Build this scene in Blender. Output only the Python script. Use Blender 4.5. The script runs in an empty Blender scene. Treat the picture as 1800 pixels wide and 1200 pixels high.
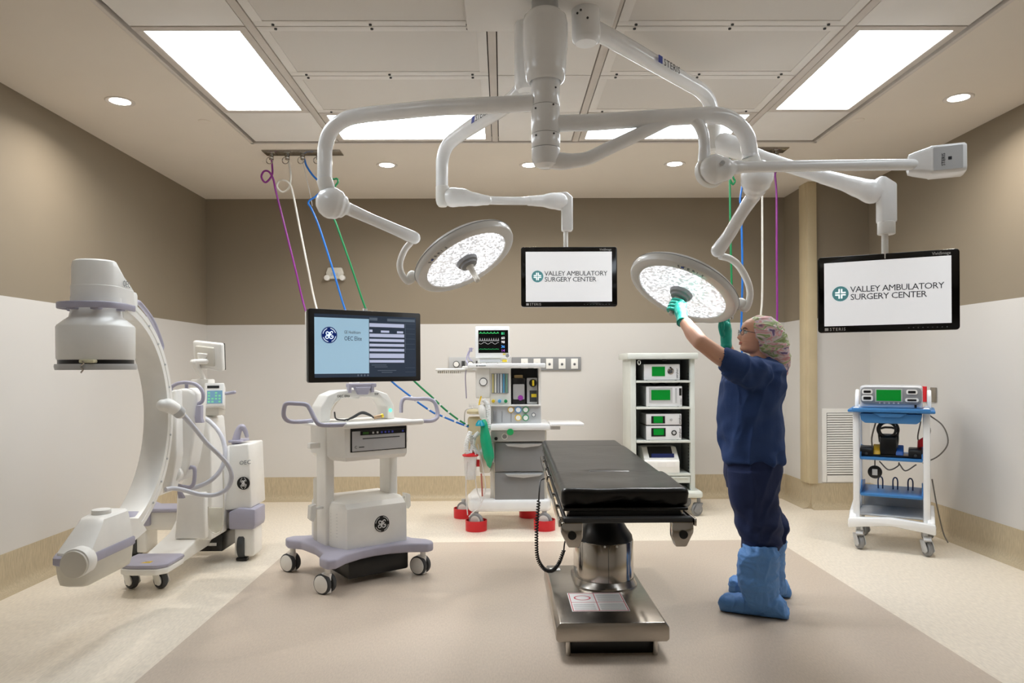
import bpy, bmesh, math, random
from mathutils import Vector, Matrix, Quaternion, noise
PI = math.pi
V = Vector
scene = bpy.context.scene
COL = scene.collection
# ------------------------------------------------------------------ camera
F_PX, CX, CY, CAM_H, YAW, ROLL = 1249.3, 895.9, 646.2, 1.3423, -0.0101, -0.0054
cam_d = bpy.data.cameras.new('camera')
cam = bpy.data.objects.new('camera', cam_d)
COL.objects.link(cam)
cam_d.sensor_width = 36
cam_d.lens = F_PX / 1800 * 36
cam_d.shift_x = (900 - CX) / 1800
cam_d.shift_y = (CY - 600) / 1800
cam_d.clip_start = 0.02
_c, _s = math.cos(ROLL), math.sin(ROLL)
_m = Matrix(((_c, -_s, 0), (0, 0, -1), (_s, _c, 0)))
cam.matrix_world = Matrix.Translation((0, 0, CAM_H)) @ Matrix.Rotation(YAW, 4, 'Z') @ _m.to_4x4()
scene.camera = cam
# ------------------------------------------------------------------ world, exposure
w = bpy.data.worlds.new('world')
scene.world = w
w.use_nodes = True
w.node_tree.nodes['Background'].inputs[0].default_value = (0.9, 0.86, 0.8, 1)
w.node_tree.nodes['Background'].inputs[1].default_value = 0.05
scene.view_settings.view_transform = 'Standard'
scene.view_settings.look = 'None'
scene.view_settings.gamma = 1
scene.view_settings.use_curve_mapping = False
scene.view_settings.exposure = 0.52
TROFFER, DOWN, SURG = 8.0, 9.0, 0.35
scene.cycles.max_bounces = 8
scene.cycles.diffuse_bounces = 5
scene.cycles.sample_clamp_indirect = 6
scene.cycles.caustics_reflective = False
scene.cycles.caustics_refractive = False
# ------------------------------------------------------------------ measuring helpers
def ray(px, py):
    a, b = (px - CX) / F_PX, -(py - CY) / F_PX
    c, s = math.cos(ROLL), math.sin(ROLL)
    x, z = c * a - s * b, s * a + c * b
    c, s = math.cos(YAW), math.sin(YAW)
    return V((c * x - s, s * x + c, z))
def U(px, py, Y):
    d = ray(px, py)
    return V((0, 0, CAM_H)) + d * (Y / d.y)
def Uz(px, py, z):
    d = ray(px, py)
    return V((0, 0, CAM_H)) + d * ((z - CAM_H) / d.z)
# ------------------------------------------------------------------ materials
def rgb(r, g, b):
    f = lambda u: (u / 255 / 12.92) if u / 255 <= 0.04045 else ((u / 255 + 0.055) / 1.055) ** 2.4
    return (f(r), f(g), f(b), 1)
MATS = {}
def mat(name, col, rough=0.5, metal=0.0, emit=0.0, alpha=1.0, trans=0.0, coat=0.0, nscale=0, namp=0.0, stretch=(1, 1, 1), bump=0.0, bscale=200, ecol=None, sss=0.0, spec=0.5):
    if name in MATS: return MATS[name]
    m = bpy.data.materials.new(name)
    m.use_nodes = True
    nt = m.node_tree
    b = nt.nodes['Principled BSDF']
    col = col if len(col) == 4 else rgb(*col)
    b.inputs['Base Color'].default_value = col
    b.inputs['Roughness'].default_value = rough
    b.inputs['Metallic'].default_value = metal
    b.inputs['Specular IOR Level'].default_value = spec
    b.inputs['Coat Weight'].default_value = coat
    b.inputs['Coat Roughness'].default_value = 0.1
    b.inputs['Transmission Weight'].default_value = trans
    b.inputs['Alpha'].default_value = alpha
    if sss:
        b.inputs['Subsurface Weight'].default_value = sss
        b.inputs['Subsurface Radius'].default_value = (0.02, 0.008, 0.004)
    if emit:
        b.inputs['Emission Color'].default_value = ecol or col
        b.inputs['Emission Strength'].default_value = emit
    tc = mp = None
    if namp or bump:
        tc = nt.nodes.new('ShaderNodeTexCoord')
        mp = nt.nodes.new('ShaderNodeMapping')
        mp.inputs['Scale'].default_value = stretch
        nt.links.new(tc.outputs['Object'], mp.inputs[0])
    if not namp and not emit and name != 'skin':
        namp, nscale = 0.04, 6
        tc = nt.nodes.new('ShaderNodeTexCoord')
        mp = nt.nodes.new('ShaderNodeMapping')
        nt.links.new(tc.outputs['Object'], mp.inputs[0])
    if namp:
        n = nt.nodes.new('ShaderNodeTexNoise')
        n.inputs['Scale'].default_value = nscale
        n.inputs['Detail'].default_value = 3
        nt.links.new(mp.outputs[0], n.inputs[0])
        r = nt.nodes.new('ShaderNodeMapRange')
        r.inputs[1].default_value = 0.3; r.inputs[2].default_value = 0.7
        r.inputs[3].default_value = 1 - namp; r.inputs[4].default_value = 1 + namp
        nt.links.new(n.outputs[0], r.inputs[0])
        x = nt.nodes.new('ShaderNodeVectorMath'); x.operation = 'SCALE'
        x.inputs[0].default_value = col[:3]
        nt.links.new(r.outputs[0], x.inputs['Scale'])
        nt.links.new(x.outputs[0], b.inputs['Base Color'])
    if bump:
        n = nt.nodes.new('ShaderNodeTexNoise')
        n.inputs['Scale'].default_value = bscale
        n.inputs['Detail'].default_value = 4
        nt.links.new(mp.outputs[0], n.inputs[0])
        bp = nt.nodes.new('ShaderNodeBump')
        bp.inputs['Strength'].default_value = bump
        bp.inputs['Distance'].default_value = 0.01
        nt.links.new(n.outputs[0], bp.inputs['Height'])
        nt.links.new(bp.outputs[0], b.inputs['Normal'])
    MATS[name] = m
    return m
M_wall = mat('tan wall paint', (142, 130, 112), 0.75, nscale=1.5, namp=0.03, bump=0.03, bscale=300)
M_clad = mat('pale wall cladding', (214, 211, 207), 0.38, nscale=1, namp=0.015, spec=0.35)
M_ceil = mat('beige ceiling paint', (230, 221, 209), 0.85, nscale=1.5, namp=0.02)
M_tile = mat('ceiling tile', (236, 232, 227), 0.7, nscale=3, namp=0.02)
M_diff = mat('perforated diffuser face', (224, 219, 213), 0.6, nscale=700, namp=0.10)
M_trim = mat('white trim', (214, 206, 198), 0.5)
M_gap = mat('painted gap shade', (70, 64, 58), 0.9)  # shade colour for open gaps in the ceiling and the vent
M_casing = mat('cream corner casing', (200, 184, 150), 0.5)
M_base = mat('wood grain vinyl base', (190, 175, 147), 0.45, nscale=22, namp=0.13, stretch=(6, 6, 0.8))
M_floor = mat('beige vinyl floor', (238, 228, 212), 0.33, nscale=20, namp=0.09, stretch=(5, 1.2, 1), spec=0.45)
M_inset = mat('brown vinyl inset', (206, 191, 175), 0.33, nscale=26, namp=0.07, stretch=(6, 1.5, 1), spec=0.45)
M_lens = mat('troffer lens', (255, 250, 244), 0.5, emit=TROFFER, ecol=(0.85, 0.93, 1, 1))
M_dlens = mat('downlight lens', (255, 250, 244), 0.5, emit=14, ecol=(1, 0.97, 0.92, 1))
M_white = mat('white enamel', (248, 249, 250), 0.2, coat=0.3)
M_offw = mat('off white plastic', (240, 239, 235), 0.35)
M_offw2 = mat('darker off white plastic', (214, 210, 200), 0.4)  # a darker, warmer tone than the plain off white
M_lav = mat('lavender grey plastic', (172, 170, 188), 0.42)
M_lgrey = mat('light grey plastic', (190, 191, 192), 0.4)
M_mgrey = mat('mid grey plastic', (140, 141, 143), 0.45)
M_dgrey = mat('dark grey rubber', (62, 64, 66), 0.6)
M_black = mat('black plastic', (14, 14, 15), 0.35)
M_bgloss = mat('black gloss bezel', (6, 6, 7), 0.12)
M_steel = mat('brushed stainless', (176, 170, 162), 0.26, 1.0, nscale=30, namp=0.06, stretch=(1, 1, 14))
M_chrome = mat('polished steel', (190, 186, 180), 0.12, 1.0)
M_red = mat('red plastic', (214, 28, 40), 0.4)
M_blue = mat('blue lettering', (40, 60, 160), 0.5)
M_navytext = mat('dark lettering', (30, 32, 40), 0.5)
M_greytext = mat('grey lettering', (118, 122, 126), 0.5)
M_whitetext = mat('white lettering', (225, 225, 225), 0.5)
M_clear = mat('clear plastic', (238, 240, 242), 0.08, alpha=0.28)
M_green_scr = mat('green screen', (0, 120, 34), 0.2, emit=0.22, ecol=rgb(0, 130, 44))
# ------------------------------------------------------------------ object helpers
def link(o, parent=None):
    COL.objects.link(o)
    if parent: o.parent = parent
    return o
def thing(name, label, cat, loc=(0, 0, 0), rz=0.0, group=None):
    o = bpy.data.objects.new(name, None)
    o.empty_display_size = 0.1
    o.location = loc; o.rotation_euler = (0, 0, rz)
    link(o)
    o['label'] = label; o['category'] = cat
    if group: o['group'] = group
    return o
def tag(o, label, cat, group=None):
    o['label'] = label; o['category'] = cat
    if group: o['group'] = group
    return o
def root_inv(o):
    m = Matrix.Identity(4)
    while o:
        m = o.matrix_basis @ m
        o = o.parent
    return m.inverted()
def frames(pts):
    n = len(pts); T = []
    for i in range(n):
        a = pts[max(i - 1, 0)]; b = pts[min(i + 1, n - 1)]
        t = (b - a); T.append(t.normalized() if t.length > 1e-9 else V((0, 0, 1)))
    u = T[0].orthogonal().normalized(); out = []
    for i in range(n):
        if i: u = T[i - 1].rotation_difference(T[i]) @ u
        u = (u - T[i] * u.dot(T[i])).normalized()
        out.append((T[i], u, T[i].cross(u)))
    return out
def smooth_path(pts, k=6):
    P = [V(p) for p in pts]
    if len(P) < 3 or k < 2: return P
    out = []
    for i in range(len(P) - 1):
        p0 = P[i - 1] if i else P[0] * 2 - P[1]
        p3 = P[i + 2] if i + 2 < len(P) else P[-1] * 2 - P[-2]
        for j in range(k):
            t = j / k
            out.append(0.5 * ((2 * P[i]) + (P[i + 1] - p0) * t + (2 * p0 - 5 * P[i] + 4 * P[i + 1] - p3) * t * t + (3 * P[i] - p0 - 3 * P[i + 1] + p3) * t ** 3))
    out.append(P[-1])
    return out
class G:
    def __init__(s): s.b = bmesh.new()
    def add(s, bm, mi=0):
        for f in bm.faces: f.material_index = mi
        me = bpy.data.meshes.new('t'); bm.to_mesh(me); bm.free()
        s.b.from_mesh(me); bpy.data.meshes.remove(me)
        return s
    def box(s, c, d, bev=0.0, R=None, mi=0, seg=2):
        t = bmesh.new()
        bmesh.ops.create_cube(t, size=1)
        bmesh.ops.scale(t, vec=d, verts=t.verts)
        if bev:
            bmesh.ops.bevel(t, geom=t.edges[:], offset=min(bev, min(d) * 0.49), segments=seg, profile=0.5, affect='EDGES')
        m = Matrix.Translation(V(c)) @ (R.to_4x4() if R else Matrix.Identity(4))
        t.transform(m)
        return s.add(t, mi)
    def span(s, a, b, bev=0.0, mi=0, seg=2):
        a, b = V(a), V(b)
        return s.box((a + b) / 2, tuple(abs(q) for q in (b - a)), bev, None, mi, seg)
    def rings(s, rings, mi=0, cap=True, closed=True):
        t = bmesh.new()
        R = [[t.verts.new(p) for p in r] for r in rings]
        n = len(R[0])
        for a, b in zip(R, R[1:]):
            for i in range(n if closed else n - 1):
                j = (i + 1) % n
                t.faces.new((a[i], a[j], b[j], b[i]))
        if cap and closed:
            t.faces.new(list(reversed(R[0]))); t.faces.new(R[-1])
        bmesh.ops.remove_doubles(t, verts=t.verts, dist=1e-6)
        bmesh.ops.recalc_face_normals(t, faces=t.faces)
        return s.add(t, mi)
    def tube(s, pts, r, seg=14, k=6, mi=0, cap=True, rnd=False, flat=None):
        n0 = len(pts)
        rr = list(r) if hasattr(r, '__len__') else [r] * n0
        P = smooth_path(pts, k)
        kk = (len(P) - 1) / max(n0 - 1, 1)
        RR = []
        for i in range(len(P)):
            q = i / kk; j = min(int(q), n0 - 2); f = q - j
            f = f * f * (3 - 2 * f) if k > 1 else f
            RR.append(rr[j] * (1 - f) + rr[j + 1] * f)
        fr = frames(P); rings = []
        def ring(p, u, v, a): return [p + (u * math.cos(2 * PI * i / seg) + v * math.sin(2 * PI * i / seg)) * a for i in range(seg)]
        if rnd:
            for q in (80, 60, 35, 15):
                a = q * PI / 180; rings.append(ring(P[0] - fr[0][0] * RR[0] * math.sin(a), fr[0][1], fr[0][2], RR[0] * math.cos(a)))
        for p, (T, u, v), a in zip(P, fr, RR): rings.append(ring(p, u, v, a))
        if rnd:
            for q in (15, 35, 60, 80):
                a = q * PI / 180; rings.append(ring(P[-1] + fr[-1][0] * RR[-1] * math.sin(a), fr[-1][1], fr[-1][2], RR[-1] * math.cos(a)))
        return s.rings(rings, mi, cap)
    def cyl(s, a, b, r, r2=None, seg=28, mi=0, bev=0.0):
        a, b = V(a), V(b); ax = (b - a); L = ax.length; ax.normalize()
        r2 = r if r2 is None else r2
        if bev: return s.lathe([(0, 0), (r - bev, 0), (r - bev * .3, bev * .3), (r, bev), (r2, L - bev), (r2 - bev * .3, L - bev * .3), (r2 - bev, L), (0, L)], a, ax, seg, mi)
        return s.lathe([(0, 0), (r, 0), (r2, L), (0, L)], a, ax, seg, mi)
    def lathe(s, prof, o=(0, 0, 0), ax=(0, 0, 1), seg=32, mi=0, sx=1.0, uref=None):
        o, ax = V(o), V(ax).normalized()
        u = V(uref) if uref is not None else (V((1, 0, 0)) if abs(ax.x) < 0.9 else V((0, 1, 0)))
        u = (u - ax * u.dot(ax)).normalized(); v = ax.cross(u)
        rings = [[o + ax * h + (u * math.cos(2 * PI * i / seg) * sx + v * math.sin(2 * PI * i / seg)) * max(r, 1e-5) for i in range(seg)] for r, h in prof]
        t = bmesh.new()
        R = [[t.verts.new(p) for p in r] for r in rings]
        for a, b in zip(R, R[1:]):
            for i in range(seg):
                j = (i + 1) % seg
                t.faces.new((a[i], a[j], b[j], b[i]))
        bmesh.ops.remove_doubles(t, verts=t.verts, dist=5e-5)
        bmesh.ops.recalc_face_normals(t, faces=t.faces)
        return s.add(t, mi)
    def sphere(s, c, r, sc=(1, 1, 1), mi=0, R=None, seg=24):
        t = bmesh.new()
        bmesh.ops.create_uvsphere(t, u_segments=seg, v_segments=seg // 2, radius=r)
        bmesh.ops.scale(t, vec=sc, verts=t.verts)
        t.transform(Matrix.Translation(V(c)) @ (R.to_4x4() if R else Matrix.Identity(4)))
        return s.add(t, mi)
    def prism(s, poly, o, ux, uy, d, bev=0.0, mi=0, seg=2):
        """poly in (ux, uy), extruded by vector d"""
        o, ux, uy, d = V(o), V(ux), V(uy), V(d)
        t = bmesh.new()
        a = [t.verts.new(o + ux * p[0] + uy * p[1]) for p in poly]
        b = [t.verts.new(v.co + d) for v in a]
        n = len(a)
        t.faces.new(a); t.faces.new(list(reversed(b)))
        for i in range(n): t.faces.new((a[i], b[i], b[(i + 1) % n], a[(i + 1) % n]))
        bmesh.ops.recalc_face_normals(t, faces=t.faces)
        if bev: bmesh.ops.bevel(t, geom=t.edges[:], offset=bev, segments=seg, profile=0.5, affect='EDGES')
        return s.add(t, mi)
    def build(s, name, mats, parent=None, world=False, sharp=38, sub=0):
        if parent is not None and world: s.b.transform(root_inv(parent))
        me = bpy.data.meshes.new(name)
        s.b.to_mesh(me); s.b.free()
        for m in (mats if isinstance(mats, (list, tuple)) else [mats]): me.materials.append(m)
        for p in me.polygons: p.use_smooth = True
        me.set_sharp_from_angle(angle=math.radians(sharp))
        o = bpy.data.objects.new(name, me)
        link(o, parent)
        if sub:
            md = o.modifiers.new('s', 'SUBSURF'); md.levels = sub; md.render_levels = sub
        return o
def box(name, m, parent, c, d, bev=0.0, R=None, world=False, seg=2):
    return G().box(c, d, bev, R, 0, seg).build(name, m, parent, world)
def rrect(w, h, r, k=5):
    out = []
    for cx, cy, a0 in ((w / 2 - r, h / 2 - r, 0), (-w / 2 + r, h / 2 - r, 90), (-w / 2 + r, -h / 2 + r, 180), (w / 2 - r, -h / 2 + r, 270)):
        for i in range(k + 1):
            a = math.radians(a0 + 90 * i / k); out.append((cx + r * math.cos(a), cy + r * math.sin(a)))
    return out
def text(parent, s, o, ux, uy, size, m, name='lettering', world=False, align='LEFT', ext=0.0004, off=0.0, spacing=1.0, width=None):
    cu = bpy.data.curves.new('txt', 'FONT')
    cu.body = s; cu.size = size; cu.align_x = align; cu.extrude = ext; cu.resolution_u = 2; cu.offset = off
    cu.space_character = spacing
    t = bpy.data.objects.new('txt', cu)
    COL.objects.link(t)
    dg = bpy.context.evaluated_depsgraph_get()
    me = bpy.data.meshes.new_from_object(t.evaluated_get(dg))
    bpy.data.objects.remove(t); bpy.data.curves.remove(cu)
    ux, uy = V(ux), V(uy); n = ux.cross(uy).normalized()
    if width: ux = ux.normalized() * (width / max(max(v.co.x for v in me.vertices), 1e-6))
    mm = Matrix(((ux.x, uy.x, n.x, o[0]), (ux.y, uy.y, n.y, o[1]), (ux.z, uy.z, n.z, o[2]), (0, 0, 0, 1)))
    if world and parent: mm = root_inv(parent) @ mm
    me.transform(mm)
    me.materials.clear(); me.materials.append(m); me.name = name
    ob = bpy.data.objects.new(name, me)
    link(ob, parent)
    return ob
def struct(o): o['kind'] = 'structure'; return o
def copy_tree(o, parent=None):
    c = o.copy(); COL.objects.link(c)
    if parent: c.parent = parent
    for ch in [q for q in bpy.data.objects if q.parent == o]: copy_tree(ch, c)
    return c
def apply_mods(o):
    dg = bpy.context.evaluated_depsgraph_get()
    me = bpy.data.meshes.new_from_object(o.evaluated_get(dg))
    mats = list(o.data.materials)
    o.modifiers.clear(); o.data = me
    if not me.materials:
        for m in mats: me.materials.append(m)
    for p in me.polygons: p.use_smooth = True
    return o
# ------------------------------------------------------------------ room
XL, XR, XJ, YB, YA, HC, HB, HW, YF = -3.011, 3.464, 2.901, 7.268, 6.669, 3.075, 0.24, 1.793, -1.3
struct(G().span((XL, YF, -0.1), (XR, YB, 0)).build('floor', M_floor))
ML, MR, MD = -1.585, 2.104, 5.481
ins = G().span((ML, YF + 0.01, 0.0), (MR, MD, 0.0015)).build('trim_1', M_inset); struct(ins)
def wall(name, a, b):
    """wall on the line a-b, room on its left; upper paint and lower cladding panel"""
    a, b = V((a[0], a[1], 0)), V((b[0], b[1], 0))
    d = (b - a).normalized(); n = V((-d.y, d.x, 0)); L = (b - a).length
    R = Matrix((d, n, V((0, 0, 1)))).transposed()
    o = a + d * (L / 2)
    wl = struct(G().box(o - n * 0.05 + V((0, 0, HC / 2)), (L, 0.1, HC), 0, R).build(name, M_wall))
    G().box(o + n * 0.001 + V((0, 0, (HW + HB) / 2)), (L, 0.004, HW - HB), 0, R).build('cladding', M_clad, wl)
    return wl
def base(name, a, b, e0=0.0, e1=0.0):
    a, b = V((a[0], a[1], 0)), V((b[0], b[1], 0))
    d = (b - a).normalized(); n = V((-d.y, d.x, 0))
    prof = [(0, 0), (0.075, 0), (0.07, 0.0035), (0.05, 0.008), (0.033, 0.017), (0.02, 0.032), (0.012, 0.055), (0.008, 0.085), (0.008, HB), (0, HB)]
    return struct(G().prism(prof, a - d * e0, n, V((0, 0, 1)), (b - a) + d * (e0 + e1)).build(name, M_base, sharp=50))
wall('wall_back', (XJ, YB), (XL, YB))
wall('wall_left', (XL, YB), (XL, YF))
wall('wall_right', (XR, YF), (XR, YA))
wall('wall_alcove', (XR, YA), (XJ, YA))
wall('wall_corner', (XJ, YA + .1), (XJ, YB))
wall('wall_front', (XL, YF), (XR, YF))
base('baseboard_back', (XJ, YB), (XL, YB)); base('baseboard_left', (XL, YB), (XL, YF)); base('baseboard_right', (XR, YF), (XR, YA))
base('baseboard_alcove', (XR, YA), (XJ, YA), 0, 0.0); base('baseboard_corner', (XJ, YA), (XJ, YB), 0.0, 0)
cas = G().span((XJ - 0.03, YA - 0.03, HB), (XJ + 0.055, YA + 0.17, HC), 0.004).span((XJ - 0.036, YA + 0.02, HB), (XJ - 0.02, YA + 0.15, HC), 0.003).build('trim_2', M_casing); struct(cas)
# ceiling grid: 7 x 7 modules of two feet
MOD = 0.6096
GX, GY = -1.8753, 5.4344
GX2, GY2 = GX + 7 * MOD, GY - 7 * MOD
ce = G()
e = 0.045
ce.span((XL - .1, GY + e, HC), (XR + .1, YB + .1, HC + .1)).span((XL - .1, YF - .1, HC), (XR + .1, GY2 - e, HC + .1))
ce.span((XL - .1, GY2 - e, HC), (GX - e, GY + e, HC + .1)).span((GX2 + e, GY2 - e, HC), (XR + .1, GY + e, HC + .1))
ceiling = struct(ce.build('ceiling', M_ceil))
G().span((GX - e, GY2 - e, HC + .05), (GX2 + e, GY + e, HC + .07)).build('gap_shade_plate', M_gap, ceiling)  # dark plate above the tiles, its colour stands for shade in the gaps
g = G()
for a, b in (((GX - e, GY2 - e), (GX - 0.02, GY + e)), ((GX2 + 0.02, GY2 - e), (GX2 + e, GY + e)), ((GX - e, GY + 0.02), (GX2 + e, GY + e)), ((GX - e, GY2 - e), (GX2 + e, GY2 - 0.02))):
    g.span((a[0], a[1], HC - 0.006), (b[0], b[1], HC + .03), 0.002)
for i in (1, 3, 4, 6):
    g.span((GX + i * MOD - .022, GY2, HC - 0.004), (GX + i * MOD + .022, GY, HC + .03), 0.002)
struct(g.build('trim_3', M_trim))
def cell(i0, i1, j0, j1):
    """module span in x columns i0..i1 and rows j0..j1 counted from the far edge"""
    gx = 0.028; x0 = GX + i0 * MOD + (gx if i0 else 0.004); x1 = GX + i1 * MOD - (gx if i1 < 7 else 0.004)
    return x0, GY - j1 * MOD + 0.004, x1, GY - j0 * MOD - 0.004
tiles = [(0, 1, 0, 1), (6, 7, 0, 1)]
tiles += [(0, 1, 3, 4), (6, 7, 3, 4), (0, 1, 6, 7), (6, 7, 6, 7), (1, 3, 6, 7), (4, 6, 6, 7), (1, 3, 4, 5), (4, 6, 4, 5), (1, 3, 5, 6), (4, 6, 5, 6)]
tiles += [(3, 4, j, j + 1) for j in range(7)]
for c in tiles:
    x0, y0, x1, y1 = cell(*c)
    G().span((x0, y0, HC), (x1, y1, HC + .02), 0.002).build('ceiling_tile', M_tile, ceiling)
def lamp_area(parent, loc, sx, sy, power, col, spread=170, shape='RECTANGLE', name='lamp', rot=(0, 0, 0)):
    l = bpy.data.lights.new(name, 'AREA')
    l.shape = shape; l.size = sx; l.size_y = sy; l.energy = power; l.color = col; l.spread = math.radians(spread)
    o = bpy.data.objects.new(name, l)
    o.location = loc; o.rotation_euler = rot
    link(o, parent)
    return o
M_lens2 = mat('dimmed troffer lens', (255, 250, 244), 0.5, emit=TROFFER * .4, ecol=(0.85, 0.93, 1, 1))  # lens of the two added near troffers
def troffer(c, label, ml=None):
    x0, y0, x1, y1 = cell(*c)
    cx, cy = (x0 + x1) / 2, (y0 + y1) / 2
    t = thing('ceiling_light', label, 'ceiling light', (cx, cy, HC), 0, 'troffer lights in the ceiling grid')
    w, d = x1 - x0, y1 - y0; b = 0.045
    f = G()
    for a, q in (((-w / 2, -d / 2), (w / 2, -d / 2 + b)), ((-w / 2, d / 2 - b), (w / 2, d / 2)), ((-w / 2, -d / 2 + b), (-w / 2 + b, d / 2 - b)), ((w / 2 - b, -d / 2 + b), (w / 2, d / 2 - b))):
        f.span((a[0], a[1], -0.002), (q[0], q[1], 0.02), 0.002)
    f.build('frame', M_trim, t)
    G().span((-w / 2 + b, -d / 2 + b, 0.004), (w / 2 - b, d / 2 - b, 0.012)).build('lens', ml or M_lens, t)
troffer((0, 1, 1, 3), 'rectangular ceiling light at the left edge of the ceiling grid, in the view')
troffer((6, 7, 1, 3), 'rectangular ceiling light at the right edge of the ceiling grid, in the view')
troffer((1, 3, 0, 1), 'wide ceiling light at the far edge of the grid, behind the left light arm')
troffer((4, 6, 0, 1), 'wide ceiling light at the far edge of the grid, behind the right light arm')
troffer((0, 1, 4, 6), 'added ceiling light on the left side nearest the viewer, unseen above the frame', M_lens2)  # this and the next are unseen troffers, added to light the near floor
troffer((6, 7, 4, 6), 'added ceiling light on the right side nearest the viewer, unseen above the frame', M_lens2)
def diffuser(c, label):
    x0, y0, x1, y1 = cell(*c)
    cx, cy = (x0 + x1) / 2, (y0 + y1) / 2
    t = thing('air_diffuser', label, 'air diffuser', (cx, cy, HC), 0, 'perforated air diffusers in the ceiling grid')
    w, d = x1 - x0, y1 - y0; b = 0.05
    f = G()
    for a, q in (((-w / 2, -d / 2), (w / 2, -d / 2 + b)), ((-w / 2, d / 2 - b), (w / 2, d / 2)), ((-w / 2, -d / 2 + b), (-w / 2 + b, d / 2 - b)), ((w / 2 - b, -d / 2 + b), (w / 2, d / 2 - b))):
        f.span((a[0], a[1], -0.001), (q[0], q[1], 0.02), 0.001)
    f.build('frame', M_tile, t)
    G().span((-w / 2 + b, -d / 2 + b, 0.003), (w / 2 - b, d / 2 - b, 0.012)).build('perforated_face', M_diff, t)
    for sx in (-0.42, 0, 0.42):
        for sy in (-1, 1):
            G().cyl((sx * w, sy * (d / 2 - 0.018), 0.0), (sx * w, sy * (d / 2 - 0.018), -0.007), 0.0075, seg=10).build('screw', M_dgrey, t)
for (i0, i1, side) in ((1, 3, 'left'), (4, 6, 'right')):
    for j, wd in ((1, 'farthest'), (2, 'middle'), (3, 'nearest')):
        diffuser((i0, i1, j, j + 1), 'perforated ceiling air diffuser, %s of the three on the %s of the boom column' % (wd, side))
# downlights
def downlight(px, py, label):
    p = Uz(px, py, HC)
    t = thing('downlight', label, 'downlight', (p.x, p.y, HC), 0, 'round recessed downlights')
    G().lathe([(0.063, -0.002), (0.085, -0.006), (0.09, -0.002), (0.09, 0.01), (0.063, 0.01), (0.063, -0.002)]).build('trim_ring', M_trim, t)
    G().lathe([(0, -0.0015), (0.0635, -0.0015), (0.0635, 0.008), (0, 0.008)]).build('lens', M_dlens, t)
    lamp_area(t, (0, 0, -0.01), 0.12, 0.12, DOWN, (1, 0.94, 0.86), 150, 'DISK', 'bulb_glow')
downlight(211, 178, 'round recessed downlight above the left wall')
downlight(1685, 172, 'round recessed downlight above the right wall')
downlight(680, 290, 'round recessed downlight in the back soffit, left of the boom column')
downlight(931, 290, 'round recessed downlight in the back soffit, partly hidden by the boom column')
downlight(1186, 288, 'round recessed downlight in the back soffit, right of the boom column')
for px, py, lb in ((359, 213, 'small round concealed sprinkler cover on the left soffit'), (1509, 211, 'small round concealed sprinkler cover on the right soffit')):
    p = Uz(px, py, HC)
    tag(G().lathe([(0, -0.004), (0.036, -0.004), (0.04, -0.002), (0.04, 0.004), (0, 0.004)], (p.x, p.y, HC)).build('sprinkler_cover', M_ceil), lb, 'sprinkler', 'sprinkler covers')
p = Uz(487, 286, HC)
tag(G().lathe([(0, -0.003), (0.11, -0.003), (0.12, 0.0), (0.12, 0.004), (0, 0.004)], (p.x, p.y, HC)).build('access_cover', M_ceil), 'flat round ceiling cover plate just behind the left gas hose drop', 'cover plate')
# ------------------------------------------------------------------ boom column and arms
PY = 3.3
hub = thing('boom_column', 'white ceiling boom column with wide cover hanging from a square ceiling plate', 'equipment boom', (U(958, 0, PY).x, PY, HC))
cxh = hub.location.x
G().span((-0.17, 2.88, HC - 0.035), (0.56, 3.6, HC - 0.001), 0.012).build('mounting_plate', M_tile, hub, True)
zz = lambda py, Y=PY: U(958, py, Y).z
G().lathe([(0.0, 0.0), (0.062, 0.0), (0.062, HC - zz(22)), (0.0, HC - zz(22))][::1], (cxh, PY, zz(22)), (0, 0, 1), 40).build('neck', M_lgrey, hub, True)
top, bot = zz(24), zz(146)
G().lathe([(0, 0.01), (0.066, 0.01), (0.075, 0), (0.088, 0.012), (0.096, 0.05), (0.1, 0.13), (0.104, 0.16), (0.105, top - bot - 0.05), (0.098, top - bot - 0.018), (0.08, top - bot), (0, top - bot)], (cxh, PY, bot), (0, 0, 1), 48).build('cover', M_white, hub, True)
g = G()
zs = [zz(138), zz(188), zz(237), zz(262)]
for a, b in zip(zs, zs[1:]):
    g.cyl((cxh, PY, b + 0.001), (cxh, PY, a - 0.001), 0.066, seg=48, bev=0.002)
g.cyl((cxh, PY, zs[-1]), (cxh, PY, zs[0]), 0.063, seg=32, mi=1)
g.build('swivel_tube', [M_white, M_mgrey], hub, True)
for px, py in ((936, 188), (973, 183), (938, 236), (974, 234), (980, 152)):
    q = U(px, py, PY - 0.06); dd = (V((q.x - cxh, q.y - PY, 0))).normalized()
    c = V((cxh, PY, q.z)) + dd * 0.065
    G().cyl(c, c + dd * 0.004, 0.0045, seg=10).build('bolt', M_dgrey, hub, True)

def curve_text(parent, s, p, q, size, m=M_navytext, off=0.03, view=V((0, -1, 0))):
    """lettering on a tube that runs from p to q, on the side facing down and forward"""
    d = (q - p).normalized(); n = (view - d * view.dot(d)).normalized(); up = n.cross(d)
    up = up if up.z > 0 else -up
    if d.x < 0: pass
    o = p + n * off - up * size * 0.36
    w_ = 0.75 * size
    G().prism([(0, 0), (w_, 0), (w_, w_), (0, w_)], o - d * (w_ + size * .25), d, up, n * 0.0008).build('logo_square', M_blue, parent, True)
    text(parent, s, o, d, up, size, m, world=True, spacing=1.1)

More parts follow.
